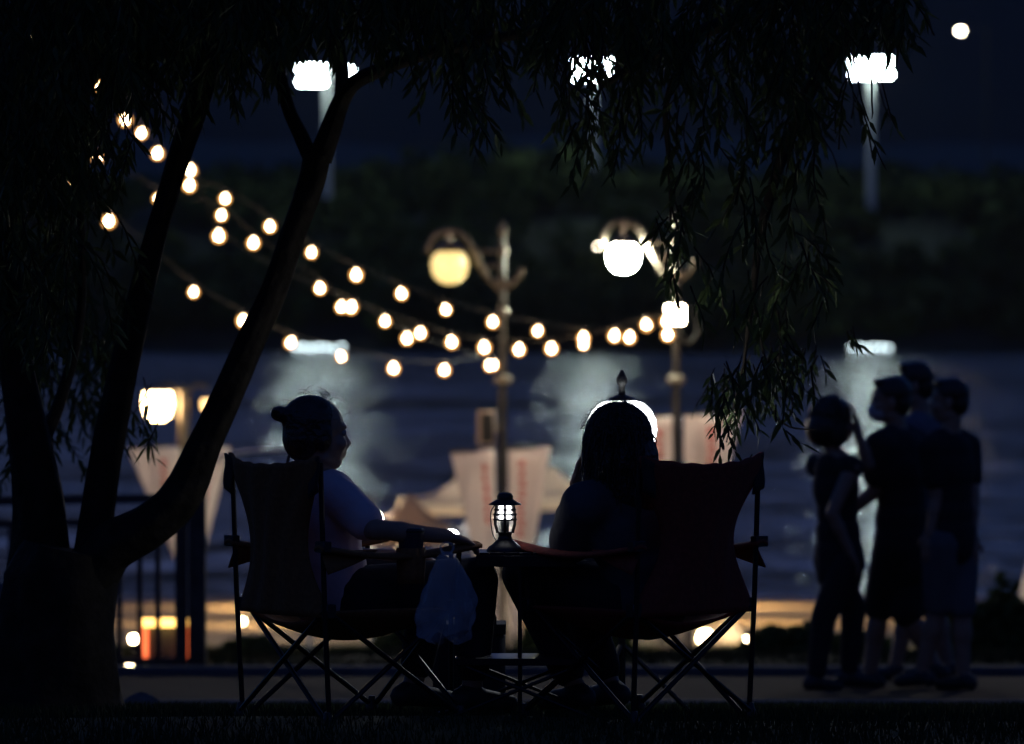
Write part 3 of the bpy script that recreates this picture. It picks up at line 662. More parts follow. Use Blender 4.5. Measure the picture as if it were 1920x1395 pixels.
# ------------------------------------------------------------------ people
def basis(f):
    f = Vector((f[0], f[1], 0)).normalized(); r = Vector((f.y, -f.x, 0)); return r, f
def hand(mb, wr, dr, pn, side, curl=.5, s=1.):
    """palm + five bent fingers; dr pointing direction, pn palm normal, side: +1 thumb to (dr x pn)"""
    dr = dr.normalized(); pn = (pn - dr * pn.dot(dr)).normalized(); lat = dr.cross(pn) * side
    rot = Matrix((lat, dr, pn)).transposed()
    mb.ball(wr + dr * .045 * s, (.04 * s, .05 * s, .016 * s), rot)
    for k, (o_, ln) in enumerate(((.028, .068), (.009, .078), (-.010, .072), (-.028, .056))):
        a = wr + dr * .082 * s + lat * o_ * s; c1 = curl * (.5 + .1 * k); c2 = curl * (1.2 + .12 * k)
        d1 = (dr * math.cos(c1) + pn * math.sin(c1)); d2 = (dr * math.cos(c2) + pn * math.sin(c2))
        b2 = a + d1 * ln * .5 * s; c = b2 + d2 * ln * .5 * s
        mb.cap(a - dr * .01, b2, .0088 * s, .008 * s); mb.cap(b2, c, .008 * s, .0066 * s)
    a = wr + dr * .02 * s + lat * .03 * s; b2 = a + (lat * .7 + dr * .7) * .035 * s; c = b2 + (dr * .95 + pn * .4 + lat * .1) * .03 * s
    mb.cap(a, b2, .012 * s, .010 * s); mb.cap(b2, c, .010 * s, .0078 * s)
def person(name_label, J, bodyf, headf, female=False, top=None, bottom=None, hair='short', mask=False, head_pitch=0., voxel=.0065, shoe='shoe', curlR=.4, curlL=.4, group=None, scale=1.):
    r, f = basis(bodyf); hr, hf = basis(headf); up = Vector((0, 0, 1))
    k = .9 if female else 1.0; k *= scale
    base = (J['ankR'] + J['ankL']) / 2; base = Vector((base.x, base.y, prof_z(base.y)))
    e = empty('person', base, name_label, 'person', group)
    mb = MB(); pel, nk, hd = J['pel'], J['neck'], J['head']
    tu = (nk - pel).normalized(); tf = (f - tu * f.dot(tu)).normalized(); tr_ = tf.cross(tu)
    TR = Matrix((tr_, tf, tu)).transposed(); tl = (nk - pel).length
    torso = [(.0, (.155, .115, .13)), (.2, (.14, .105, .13)), (.42, (.125, .095, .13)), (.66, (.148, .11, .15)), (.84, (.135, .095, .10))]
    for t, rr in torso: mb.ball(pel + tu * tl * t, [q * k for q in rr], TR)
    mb.cap(J['shR'], J['shL'], .058 * k, .058 * k)
    mb.cap(nk, J['shR'], .055 * k, .052 * k); mb.cap(nk, J['shL'], .055 * k, .052 * k)
    HR0 = Matrix((hr, hf, up)).transposed(); HR = HR0 @ Matrix.Rotation(head_pitch, 3, 'X')
    H = lambda x, y, z: hd + HR @ (Vector((x, y, z)) * (.96 if female else 1.0) * scale)
    mb.cap(nk - tu * .03, H(0, -.02, -.055), .056 * k, .052 * k)
    S = lambda *q: [a * (.96 if female else 1.) * scale for a in q]
    mb.ball(H(0, -.012, .032), S(.076, .095, .086), HR); mb.ball(H(0, .022, -.03), S(.060, .070, .082), HR)
    mb.ball(H(0, .050, -.088), S(.030, .030, .024), HR); mb.cap(H(-.045, .0, -.075), H(-.012, .055, -.093), .018, .018); mb.cap(H(.045, .0, -.075), H(.012, .055, -.093), .018, .018)
    mb.cap(H(0, .082, .006), H(0, .100, -.030), .0085, .0115); mb.ball(H(.011, .094, -.036), .009, n=8, m=6); mb.ball(H(-.011, .094, -.036), .009, n=8, m=6)
    mb.ball(H(0, .083, -.058), S(.023, .013, .0075), HR); mb.ball(H(0, .081, -.069), S(.019, .013, .008), HR)
    mb.ball(H(0, .074, .026), S(.05, .018, .011), HR)
    for s in (-1, 1): mb.ball(H(s * .076, -.006, -.012), S(.010, .020, .033), HR); mb.ball(H(s * .04, .06, -.03), S(.022, .025, .022), HR)
    def limb(a, b, ra, rb, bulge=0):
        mb.cap(a, b, ra * k, rb * k)
        if bulge: mb.ball(lerp(a, b, .35), [bulge * k] * 2 + [bulge * k * 2.0], Matrix((frame(b - a)[1], frame(b - a)[2], frame(b - a)[0])).transposed())
    for s in 'RL':
        limb(J['sh' + s], J['el' + s], .050, .038); limb(J['el' + s], J['wr' + s], .038, .026, .038)
        limb(J['hip' + s], J['kn' + s], .088, .058); limb(J['kn' + s], J['ank' + s], .056, .036, .056)
        dr = J.get('hd' + s, J['wr' + s] - J['el' + s]); hand(mb, J['wr' + s], dr, J.get('pn' + s, -up + f * .1), 1 if s == 'R' else -1, curlR if s == 'R' else curlL, k)
        tf_ = J.get('toe' + s, f); a = J['ank' + s]
        mb.cap(a, a - tf_ * .045 * k - up * .03, .036 * k, .034 * k); mb.cap(a - up * .035, a + tf_ * .15 * k - up * .05, .036 * k, .028 * k)
    blob('body', mb, M['skin'], e, voxel)
    for s in (-1, 1): MB().ball(H(s * .030, .074, .006), .0115).build('eye', M['eye'], e)
    # clothing ----------------------------------------------------------
    if top:
        c = MB(); g = .016 if not top.get('loose') else .028
        for t, rr in torso:
            if t < top.get('from', 0): continue
            c.ball(pel + tu * tl * t * .99, [q * k + g for q in rr], TR)
        c.cap(lerp(J['shR'], J['shL'], .04), lerp(J['shL'], J['shR'], .04), .06 * k + g * .8, .06 * k + g * .8)
        sl = top.get('sleeve', .6)
        if sl > 0:
            for s in 'RL':
                c.cap(lerp(nk, J['sh' + s], .45), J['sh' + s], .058 * k + g * .6, .056 * k + g); c.cap(J['sh' + s], lerp(J['sh' + s], J['el' + s], min(1, sl)), .054 * k + g, .046 * k + g * 1.2)
                if sl > 1: c.cap(J['el' + s], lerp(J['el' + s], J['wr' + s], sl - 1), .044 * k + g, .036 * k + g)
        hem = top.get('hem', .05)
        if hem: c.cap(pel - up * 0, pel - up * hem, .12 * k + g, .12 * k + g)
        blob('shirt', c, M[top['m']], e, .010, 4)
    if bottom:
        c = MB(); g = bottom.get('g', .02)
        c.ball(pel, [.155 * k + g * .7, .115 * k + g * .7, .13 * k], TR)
        if bottom['kind'] == 'dress':
            lo = lerp(lerp(J['hipR'], J['hipL'], .5), lerp(J['knR'], J['knL'], .5), bottom.get('len', .8))
            c.cap(pel, lo, .14 * k, .155 * k)
        for s in 'RL':
            ln = bottom.get('len', 1.85)
            c.cap(J['hip' + s], lerp(J['hip' + s], J['kn' + s], min(1, ln)), .09 * k + g, lerp(.09, .06, min(1, ln)) * k + g)
            if ln > 1: c.cap(J['kn' + s], lerp(J['kn' + s], J['ank' + s], ln - 1), .06 * k + g, .04 * k + g)
        blob({'dress': 'skirt', 'shorts': 'shorts'}.get(bottom['kind'], 'trousers'), c, M[bottom['m']], e, .010, 4)
    for s in 'RL':
        tf_ = J.get('toe' + s, f); a = J['ank' + s]; c = MB()
        c.cap(a - up * .01, a - tf_ * .05 * k - up * .032, .042 * k, .042 * k); c.cap(a - up * .03, a + tf_ * .155 * k - up * .052, .043 * k, .034 * k)
        blob('shoe', c, M[shoe], e, .010, 2)
    # hair ---------------------------------------------------------------
    c = MB()
    if hair == 'short':
        c.ball(H(0, -.022, .045), S(.084, .098, .088), HR); c.ball(H(0, -.055, -.005), S(.074, .062, .08), HR); c.ball(H(0, .035, .095), S(.06, .05, .03), HR)
    elif hair == 'bob':
        c.ball(H(0, -.028, .045), S(.112, .118, .10), HR); c.ball(H(0, -.06, -.03), S(.122, .105, .11), HR)
        for s in (-1, 1): c.ball(H(s * .088, .0, -.045), S(.034, .055, .09), HR)
    elif hair == 'bun':
        c.ball(H(0, -.032, .046), S(.086, .094, .086), HR); c.ball(H(0, -.06, -.005), S(.078, .064, .085), HR); c.ball(H(0, .0, .085), S(.06, .05, .03), HR)
        c.ball(H(0, -.138, .070), S(.030, .029, .027), HR); c.ball(H(0, -.112, .066), S(.016, .022, .016), HR); c.ball(H(.014, -.155, .082), S(.014, .014, .012), HR)
        for s in (-1, 1): c.ball(H(s * .07, -.01, -.005), S(.018, .035, .05), HR)
    elif hair == 'long':
        c.ball(H(0, -.015, .035), S(.106, .113, .098), HR); c.ball(H(.012, -.05, -.05), S(.114, .085, .12), HR)
        c.ball(H(.03, -.062, -.15), S(.112, .07, .12), HR); c.ball(H(.05, -.065, -.23), S(.085, .055, .10), HR)
        for s in (-1, 1): c.ball(H(s * .082, .02, -.05), S(.03, .05, .12), HR)
    ho = blob('hair', c, M['hair'], e, .008, 3)
    rr = random.Random(5); st = MB()
    if hair in ('long', 'bob'):               # locks lying over the crown and falling to the shoulders
        for i in range(260 if hair == 'long' else 130):
            a = rr.uniform(0, 6.28); out = rr.uniform(1.0, 1.05) * (1.0 if hair == 'long' else 1.12); ln_ = rr.uniform(.10, .26) if hair == 'long' else rr.uniform(.06, .11); pts = []
            if math.sin(a) > .55: continue
            tw = rr.uniform(-.5, .5)
            for q in range(6):
                th = q / 5 * 1.5; aa = a + tw * q * .15; pts.append(H(.102 * out * math.sin(th) * math.cos(aa), -.015 + .112 * out * math.sin(th) * math.sin(aa), .035 + .098 * out * math.cos(th)))
            p = pts[-1]
            for q in range(5): pts.append(p + Vector((rr.gauss(0, .004), rr.gauss(0, .004), -ln_ * (q + 1) / 5)) + (HR @ Vector((math.cos(a), math.sin(a), 0))) * .012 * math.sin(q * .9 + tw * 6))
            w_ = rr.uniform(.0012, .0035); st.tube(catmull(pts, 2), [w_] * 12 + [w_ * .8] * 8 + [.0004], 4)
    if st.v: props(st.build('hair_locks', M['hair'], e), kind='stuff')
    st = MB()
    for i in range({'long': 420, 'bun': 60, 'bob': 40}.get(hair, 0)):
        a = rr.uniform(0, 6.28); el = rr.uniform(.1, 1.4); n_ = Vector((math.cos(a) * math.cos(el), math.sin(a) * math.cos(el), math.sin(el)))
        sx = .100 if hair == 'long' else .086
        p0 = H(n_.x * sx, -.015 + n_.y * .105, .035 + n_.z * .092); t_ = (HR @ Vector((rr.uniform(-1, 1), rr.uniform(-1, 1), rr.uniform(-.2, .3)))).normalized(); t_ = (t_ - (HR @ n_) * t_.dot(HR @ n_)).normalized(); nn_ = HR @ n_
        L_ = rr.uniform(.02, .06); st.tube([p0 - nn_ * .006, p0 + nn_ * L_ * .3 + t_ * L_ * .3, p0 + nn_ * L_ * .42 + t_ * L_ * .7, p0 + nn_ * L_ * .35 + t_ * L_], [.0008, .0008, .0007, .0004], 3)
    if hair == 'bun': st.tube(catmull([H(-.0, -.09, -.04), H(0, -.108, -.085), H(0, -.105, -.12)]), [.005] * 12 + [.003], 6)
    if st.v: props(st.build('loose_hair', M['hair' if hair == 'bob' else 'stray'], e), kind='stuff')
    if mask:
        c = MB(); c.ball(H(0, .055, -.055), S(.058, .058, .052), HR); c.ball(H(0, .09, -.045), S(.02, .024, .03), HR)
        blob('face_mask', c, M['mask'], e, .007, 2)
    return e
# -- seated, left chair: built from the seat it sits on
def sit(ch, f, r_sign=1):
    mw = wmat(ch); return lambda x, y, z: mw @ Vector((x, y, z))
W = sit(chL, fL); rL, _ = basis(fL)
J = dict(pel=W(0, -.10, .40), hipR=W(.09, -.06, .385), hipL=W(-.09, -.06, .385), knR=W(.12, .36, .43), knL=W(-.10, .34, .44), ankR=W(.13, .34, .085), ankL=W(-.11, .27, .085),
         neck=P(604, 905, 17.32), head=P(598, 815, 17.30))
J['shR'] = J['neck'] + rL * .145 + Vector((0, 0, -.055)) - fL * .01; J['shL'] = J['neck'] - rL * .145 + Vector((0, 0, -.04))
J['elR'] = W(.265, -.11, .605); J['wrR'] = W(.28, .15, .578) ; J['hdR'] = fL + rL * .1 - Vector((0, 0, .25)); J['pnR'] = Vector((0, 0, -1))
J['elL'] = W(-.22, -.02, .50); J['wrL'] = W(-.05, .18, .50)
person('person with a hair bun and white tee, seated in profile in the left chair', J, fL, (.93, .36), True, dict(m='shirt_white', sleeve=.72, hem=.02), dict(m='cloth_black', kind='trousers', len=1.8), 'bun', curlR=.6)
# -- seated, right chair
W = sit(chR, fR); rR, _ = basis(fR)
J = dict(pel=W(-.02, -.10, .40), hipR=W(.07, -.06, .385), hipL=W(-.11, -.06, .385), knR=W(.09, .36, .44), knL=W(-.10, .37, .44), ankR=W(.14, .22, .085), ankL=W(-.04, .20, .085),
         neck=P(1158, 925, 17.27), head=P(1156, 833, 17.27))
J['shR'] = J['neck'] + rR * .15 + Vector((0, 0, -.04)); J['shL'] = J['neck'] - rR * .15 + Vector((0, 0, -.035))
J['elR'] = W(.24, .02, .58); J['wrR'] = W(.16, .24, .57); J['elL'] = P(1072, 1012, 17.28); J['wrL'] = P(1078, 925, 17.36); J['hdL'] = Vector((.12, -.1, 1)); J['pnL'] = Vector((1, -.3, 0))
person('person with long dark hair rimmed by white light, sitting in the right chair', J, fR, (-.45, 1), True, dict(m='shirt_grey', sleeve=1.5, loose=True, hem=.02), dict(m='cloth_black', kind='trousers', len=1.85), 'long')
# -- walkers on the path
GW = 'people strolling along the path'
def wj(d, **k):
    return {n_: (P(v[0], v[1], d + (v[2] if len(v) > 2 else 0)) if len(v) < 4 else v) for n_, v in k.items()}
Z = Vector((0, 0, 1))
def walk(d, f, **k):
    J = wj(d, **k); r, f_ = basis(f); w_ = .165 if k.get('fem') else .185
    J['shR'] = J['neck'] + r * .175 - Z * .065; J['shL'] = J['neck'] - r * .175 - Z * .065
    J['hipR'] = J['pel'] + r * .085 - Z * .05; J['hipL'] = J['pel'] - r * .085 - Z * .05
    return J
f1 = (.85, .5)
J = walk(29.7, f1, head=(1566, 792), neck=(1564, 852), pel=(1574, 1035), knR=(1545, 1155, -.06), knL=(1600, 1140, .1), ankR=(1530, 1270, -.06), ankL=(1592, 1262, .12),
       elR=(1560, 962, -.2), wrR=(1594, 1035, -.16), elL=(1628, 872, .0), wrL=(1606, 802, -.04))
J['hdL'] = Vector((-.05, 0, 1)); J['pnL'] = Vector((-1, 0, 0))
person('person with a big bob, dark sleeveless top and leggings, raising a hand to the face', J, f1, (1, .1), True, dict(m='cloth_black', sleeve=0, hem=.12), dict(m='cloth_black', kind='trousers', len=1.9, g=.015), 'bob', group=GW, curlL=.7, scale=1.04)
f2 = (-.8, .6)
J = walk(30.1, f2, head=(1667, 752), neck=(1684, 812), pel=(1694, 1015), knR=(1700, 1145, -.05), knL=(1650, 1135, .05), ankR=(1752, 1250, -.05), ankL=(1630, 1268, .05),
       elR=(1722, 935, .25), wrR=(1722, 1030, .2), elL=(1640, 920, -.1), wrL=(1580, 972, -.1))
person('masked walker in a dark tee, second from the left of the four', J, f2, (-1, -.05), False, dict(m='cloth_navy', sleeve=.62, loose=True, hem=.14), dict(m='cloth_black', kind='shorts', len=1.05, g=.03), 'short', mask=True, group=GW, scale=1.08)
f3 = (-.9, .4)
J = walk(30.9, f3, head=(1712, 722), neck=(1730, 785), pel=(1742, 1000), knR=(1752, 1135, .05), knL=(1706, 1130, .1), ankR=(1778, 1248, .05), ankL=(1678, 1252, .1),
       elR=(1752, 910, .2), wrR=(1746, 990, .2), elL=(1710, 905, -.2), wrL=(1690, 985, -.2))
person('tallest walker, in a lilac grey shirt, half hidden behind the masked one', J, f3, (-1, 0), False, dict(m='cloth_lilac', sleeve=.6, loose=True, hem=.1), dict(m='cloth_navy', kind='shorts', len=1.0, g=.03), 'short', mask=True, group=GW, scale=1.05)
f4 = (-.75, .65)
J = walk(29.6, f4, head=(1778, 752), neck=(1780, 815), pel=(1782, 1000), knR=(1803, 1138, .0), knL=(1760, 1132, .0), ankR=(1806, 1268, .0), ankL=(1728, 1262, .05),
       elR=(1824, 925, .05), wrR=(1824, 1012, .0), elL=(1756, 930, -.1), wrL=(1744, 1000, -.12))
person('rightmost walker, black tee and loose grey shorts, seen from the side', J, f4, (-1, .1), False, dict(m='cloth_black', sleeve=.65, hem=.06), dict(m='cloth_stone', kind='shorts', len=1.0, g=.02), 'short', group=GW, scale=1.0)

# ------------------------------------------------------------------ trees
CLEAR = [(1165, 488, 75, 1), (1633, 150, 62, .93), (1590, 160, 40, .7), (1680, 160, 50, .9), (585, 150, 48, .85), (655, 145, 35, 1), (1112, 140, 72, .8), (235, 225, 32, .9), (265, 250, 30, .7), (295, 290, 34, 1), (355, 348, 36, 1), (183, 297, 26, .75), (297, 373, 30, .75), (204, 415, 28, .7), (296, 760, 45, .9), (175, 158, 24, .6), (1265, 600, 40, 1), (1210, 610, 30, 1), (1800, 60, 60, 1), (1640, 300, 90, .8)]
class Leaves:
    def __init__(s): s.V = []; s.F = []; s.T = MB(); s.single = []
    def leaf(s, p, dr, ln, keep=False):
        px = 960 + p[0] * F / p[1]; py = HOR + (CAMZ - p[2]) * F / p[1]
        for cx, cy, cr, pr in CLEAR:
            if (px - cx) ** 2 + (py + 12 - cy) ** 2 < cr * cr and random.random() < pr: return
        a, u, v = frame(dr); t = random.uniform(0, 6.28); u2 = u * math.cos(t) + v * math.sin(t); n_ = a.cross(u2); w_ = ln * random.uniform(.10, .14)
        droop = Vector((0, 0, -ln * .12)); m1 = p + a * ln * .35; m2 = p + a * ln * .7 + droop * .5; tip = p + a * ln + droop
        vs = [p, m1 + u2 * w_, m2 + u2 * w_ * .7, tip, m2 - u2 * w_ * .7, m1 - u2 * w_, m1 - n_ * w_ * .35]
        fs = [(0, 6, 1), (1, 6, 2), (2, 6, 3), (3, 6, 4), (4, 6, 5), (5, 6, 0)]
        if keep: s.single.append((vs, fs))
        else:
            b_ = len(s.V); s.V += [tuple(q) for q in vs]; s.F += [tuple(i + b_ for i in f_) for f_ in fs]
    def sprig(s, p, dr, ln, keep=False, leaf=(.05, .085), step=.020):
        p = Vector(p); d_ = Vector(dr).normalized(); pts = [p.copy()]; n = max(3, int(ln / step))
        for i in range(n):
            d_ = (d_ + Vector((random.gauss(0, .10), random.gauss(0, .10), -.07))).normalized(); p = p + d_ * step; pts.append(p.copy())
            _, u, v = frame(d_); t = i * 2.4 + random.uniform(-.6, .6); side = u * math.cos(t) + v * math.sin(t)
            s.leaf(p, d_ * random.uniform(.5, 1) + side * random.uniform(.4, .9) + Vector((0, 0, -.3)), random.uniform(*leaf), keep)
        s.T.tube(pts[::2] + [pts[-1]], [.0028] * len(pts[::2]) + [.001], 4, cap=False)
    def finish(s, parent, name='foliage'):
        me = bpy.data.meshes.new(name); inv = wmat(parent).inverted()
        me.from_pydata([tuple(inv @ Vector(q)) for q in s.V], [], s.F); me.materials.append(M['leaf'])
        o = bpy.data.objects.new(name, me); COL.objects.link(o); o.parent = parent; props(o, kind='stuff')
        props(s.T.build('twigs', M['bark'], parent), kind='stuff')
        for vs, fs in s.single: MB().add(vs, fs).build('leaf', M['leaf'], parent, smooth=False)
def region(lv, cx, cy, rx, ry, n, d=(17.6, 20.5), ln=(.15, .4), lean=(0, 0), keep=False, **k):
    for i in range(n):
        a = random.uniform(0, 6.283); q = math.sqrt(random.random()); px = cx + rx * q * math.cos(a); py = cy + ry * q * math.sin(a)
        dd = random.uniform(*d); L_ = random.uniform(*ln)
        lv.sprig(P(px, py - L_ * 300, dd), (random.gauss(lean[0], .45), random.gauss(0, .45), -.8), L_, keep, **k)
# tree one: leaning, forked trunk at the left
dT = 19.2; S19 = F / dT
tb = gnd(110, dT)
t1 = empty('willow_tree', tb, 'big multi stemmed tree leaning in from the left, with a forked slanting trunk', 'tree')
def stem(pts, rad, name='trunk', par=None, d=dT, nseg=5):
    q = catmull([P(x, y, d + (z if z else 0)) for x, y, z in pts], nseg); rr = []
    for i in range(len(q)):
        t = i / (len(q) - 1) * (len(rad) - 1); a = int(min(t, len(rad) - 2)); rr.append(lerp(rad[a], rad[a + 1], t - a) / S19)
    big = max(rad) > 30; nn = 30 if big else 12
    if big:
        q2 = []; r2 = []
        for a_, b_, ra, rb in zip(q, q[1:], rr, rr[1:]):
            m_ = max(1, int((b_ - a_).length / .03))
            for t in [k_ / m_ for k_ in range(m_)]: q2.append(lerp(a_, b_, t)); r2.append(lerp(ra, rb, t))
        q = q2 + [q[-1]]; rr = r2 + [rr[-1]]
    mb = MB(); mb.tube(q, rr, nn)
    for i in range(len(q)):
        for k in range(nn):
            v_ = Vector(mb.v[i * nn + k]); o_ = v_ - q[i]; a_ = 6.283 * k / nn; h = (q[i] - q[0]).length * 3.2
            rdg = math.sin(a_ * 7 + 1.3 * math.sin(h * 3 + k * .2) + h) * .045 + math.sin(a_ * 3 + h * 2.1) * .05 + math.sin(a_ * 2 - h * 1.1 + 1) * .05 + random.gauss(0, .007)
            mb.v[i * nn + k] = tuple(q[i] + o_ * (1 + rdg * (1 if big else .6)))
    return mb.build(name, M['bark'], par)
stem([(95, 1420, 0), (100, 1300, 0), (110, 1180, 0), (118, 1090, 0), (130, 1030, 0)], [175, 125, 105, 100, 80], 'trunk', t1)
stem([(40, 1400, .1), (60, 1250, .1), (70, 1120, .1), (75, 1000, .1), (60, 860, .1), (35, 700, .15), (10, 500, .2), (-20, 250, .3)], [80, 70, 62, 50, 40, 34, 28, 22], 'stem', t1)
stem([(150, 1120, 0), (200, 1035, -.02), (280, 985, -.05), (340, 925, -.05), (385, 830, -.05), (430, 735, -.05), (470, 640, -.03), (515, 540, 0), (553, 430, 0), (583, 345, 0), (596, 290, 0)], [60, 48, 42, 38, 30, 27, 26, 25, 24, 26, 26], 'stem', t1)
stem([(590, 312, 0), (565, 255, .05), (540, 200, .05), (522, 120, .1), (512, 20, .2), (490, -120, .4), (470, -300, .6)], [16, 15, 13, 12, 11, 10, 6], 'limb', t1)
stem([(600, 300, 0), (622, 240, 0), (640, 190, 0), (665, 155, -.05), (720, 128, -.1), (800, 100, -.1), (900, 78, -.1), (1020, 50, 0), (1150, -10, .1), (1300, -100, .2)], [24, 20, 17, 15, 13, 12, 11, 9, 7, 4], 'limb', t1)
stem([(640, 195, 0), (640, 120, .1), (625, 20, .2), (640, -100, .3), (700, -260, .4)], [14, 12, 11, 9, 5], 'limb', t1)
stem([(165, 1110, .05), (180, 980, .1), (205, 830, .1), (232, 690, .1), (262, 560, .1), (290, 450, .1), (325, 330, .1), (362, 215, .1), (392, 100, .15), (410, -40, .2), (440, -260, .3)], [40, 33, 29, 26, 23, 21, 21, 24, 24, 20, 12], 'stem', t1)
stem([(60, 860, .1), (110, 760, .3), (150, 600, .5), (150, 400, .6), (120, 200, .7)], [16, 12, 9, 8, 5], 'limb', t1)
stem([(385, 130, .15), (300, 60, .0), (180, 20, -.2), (60, 10, -.3)], [16, 12, 9, 6], 'limb', t1)
lv = Leaves()
region(lv, 90, 120, 190, 230, 330); region(lv, 40, 430, 150, 240, 190); region(lv, 40, 720, 130, 200, 60, d=(20, 24)); region(lv, 230, 50, 200, 90, 90)
region(lv, 420, 60, 110, 100, 90); region(lv, 450, -40, 500, 80, 150); region(lv, 565, 85, 60, 45, 16, ln=(.1, .2)); region(lv, 700, 30, 110, 60, 40)
region(lv, 215, 240, 50, 120, 16, ln=(.1, .25)); region(lv, 180, 700, 70, 130, 26, d=(20.5, 24)); region(lv, 880, 150, 60, 100, 36, ln=(.12, .3)); region(lv, 900, 20, 200, 60, 70)
region(lv, 260, 800, 60, 50, 9, d=(19.5, 23), ln=(.08, .18))
region(lv, 200, -420, 900, 350, 420, d=(16.5, 22), ln=(.25, .5))
lv.finish(t1)
# tree two: trunk stands outside the picture on the right, its boughs hang into it
tb2 = gnd(2330, 19.5)
t2 = empty('willow_tree', tb2, 'tree at the right whose long boughs hang down over the river and walkers', 'tree')
stem([(2330, 1420, .3), (2320, 1000, .3), (2290, 500, .3), (2200, 50, .3), (2080, -250, .2), (1900, -420, .1)], [150, 110, 95, 80, 60, 40], 'trunk', t2)
stem([(2200, 50, .3), (1950, -60, .1), (1700, -50, 0), (1450, 10, -.1), (1250, 90, -.1), (1130, 160, -.1)], [40, 30, 22, 17, 12, 6], 'limb', t2)
stem([(1700, -50, 0), (1560, 100, 0), (1480, 260, 0), (1430, 420, 0), (1410, 560, 0), (1395, 680, 0)], [16, 14, 11, 9, 6, 3], 'limb', t2)
stem([(1300, 70, -.1), (1150, 120, -.05), (1000, 180, 0), (1080, 250, .05), (1180, 330, .1), (1240, 400, .1)][0:1] + [(1250, 190, 0), (1255, 300, 0), (1258, 420, 0)], [8, 6, 5, 2], 'limb', t2)
stem([(1410, 560, 0), (1440, 700, 0), (1452, 770, 0), (1480, 800, 0), (1530, 806, 0)], [3, 2.2, 2, 1.8, 1.2], 'branch', t2, nseg=4)
stem([(1395, 680, 0), (1378, 750, 0), (1362, 830, 0)], [2.4, 2, 1.2], 'branch', t2, nseg=4)
lv = Leaves()
region(lv, 1120, 90, 120, 75, 80, ln=(.12, .28)); region(lv, 1130, 200, 85, 110, 34, ln=(.12, .25)); region(lv, 1330, 60, 260, 90, 110); region(lv, 1620, 30, 110, 60, 62, ln=(.12, .24))
region(lv, 1380, 250, 130, 170, 42, ln=(.12, .26)); region(lv, 1430, 480, 100, 150, 18, ln=(.12, .28)); region(lv, 1262, 465, 38, 70, 15, ln=(.08, .16)); region(lv, 1540, 200, 100, 130, 40)
region(lv, 1600, 640, 14, 14, 3, ln=(.05, .07)); region(lv, 1500, 560, 70, 90, 14, ln=(.1, .2)); region(lv, 1290, 540, 50, 50, 8, ln=(.1, .16))
region(lv, 1410, 740, 85, 60, 44, ln=(.06, .13), lean=(0, 0), leaf=(.04, .065), step=.016); region(lv, 1480, 690, 60, 40, 26, ln=(.06, .12), leaf=(.04, .065), step=.016); region(lv, 1400, 720, 55, 45, 11, ln=(.08, .16), keep=True, d=(17.3, 18.4), step=.026); region(lv, 1470, 735, 45, 40, 6, ln=(.08, .15), keep=True, d=(17.3, 18.4), step=.026)
region(lv, 1358, 825, 12, 26, 3, ln=(.08, .12), keep=True, d=(17.3, 17.8), leaf=(.045, .065)); region(lv, 1408, 875, 14, 12, 1, ln=(.05, .07), keep=True, d=(17.3, 17.6)); region(lv, 1465, 822, 16, 14, 1, ln=(.03, .05), keep=True, d=(17.3, 17.6))
region(lv, 1400, -420, 900, 350, 330, d=(16.5, 22), ln=(.25, .5))
lv.finish(t2)
# ------------------------------------------------------------------ shrubs and verge
def shrub(px, d, wpx, hpx, label, n=700, sz=(.03, .07), group='low shrubs along the far edge of the path'):
    b_ = gnd(px, d); w_ = wpx * d / F / 2; h = hpx * d / F
    e = empty('shrub', b_, label, 'shrub', group)
    mb = MB()
    for i in range(9):
        a = random.uniform(0, 6.28); q = random.uniform(.2, .8); mb.tube([b_, b_ + Vector((w_ * q * .5 * math.cos(a), w_ * q * .5 * math.sin(a), h * .5)), b_ + Vector((w_ * q * math.cos(a), w_ * q * math.sin(a), h * random.uniform(.6, .95)))], [.012, .008, .003], 5)
    mb.build('stems', M['bark'], e)
    u = RNG.normal(size=(n, 3)); u /= np.linalg.norm(u, axis=1)[:, None]; u *= RNG.uniform(.3, 1.08, (n, 1)) ** .6; u[:, 2] = np.abs(u[:, 2])
    lump = 1 + .25 * np.sin(u[:, 0] * 5 + px) * np.cos(u[:, 2] * 6)
    props(quads_mesh('foliage', u * lump[:, None] * [w_, w_ * .8, h] + np.array(b_), RNG.uniform(*sz, n), M['farleaf'], e), kind='stuff')
shrub(1475, 38, 190, 62, 'broad low shrub in front of the lit sand left of the walkers', 1400)
shrub(1590, 38.5, 150, 45, 'low shrub seen between the first two walkers legs', 900)
shrub(1880, 39, 170, 120, 'dark shrub rising against the water at the right edge', 1600)
shrub(1800, 40, 110, 75, 'shrub just behind the rightmost walker', 1000)
shrub(1050, 48, 130, 190, 'tall yellow green shrub right of the centre lamp post, between it and the right chair', 2400, (.03, .08))
shrub(1130, 47, 120, 130, 'shorter shrub beside the tall yellow green one', 1400)
shrub(470, 38, 130, 36, 'low shrub in front of the lit sand behind the left chair legs', 900)
shrub(790, 44, 190, 90, 'dark shrub behind the plastic bag and the cool bag', 1500)
e = empty('boulder', gnd(262, 24), 'rounded dark boulder on the grass beside the big trunk', 'boulder')
def rock(u, v):
    t = u * 6.2832; q = v * math.pi / 2; n_ = 1 + .12 * math.sin(3 * t + 1) + .08 * math.cos(5 * t) ; return (.09 * n_ * math.cos(t) * math.cos(q), .08 * n_ * math.sin(t) * math.cos(q), .075 * math.sin(q) * (1 + .1 * math.sin(2 * t)))
MB().grid(rock, 20, 8).build('stone', M['kerb'], e, world=False)
e = empty('rolled_tarp', gnd(-8, 20), 'dark blue bundled tarp at the left edge of the picture', 'tarp')
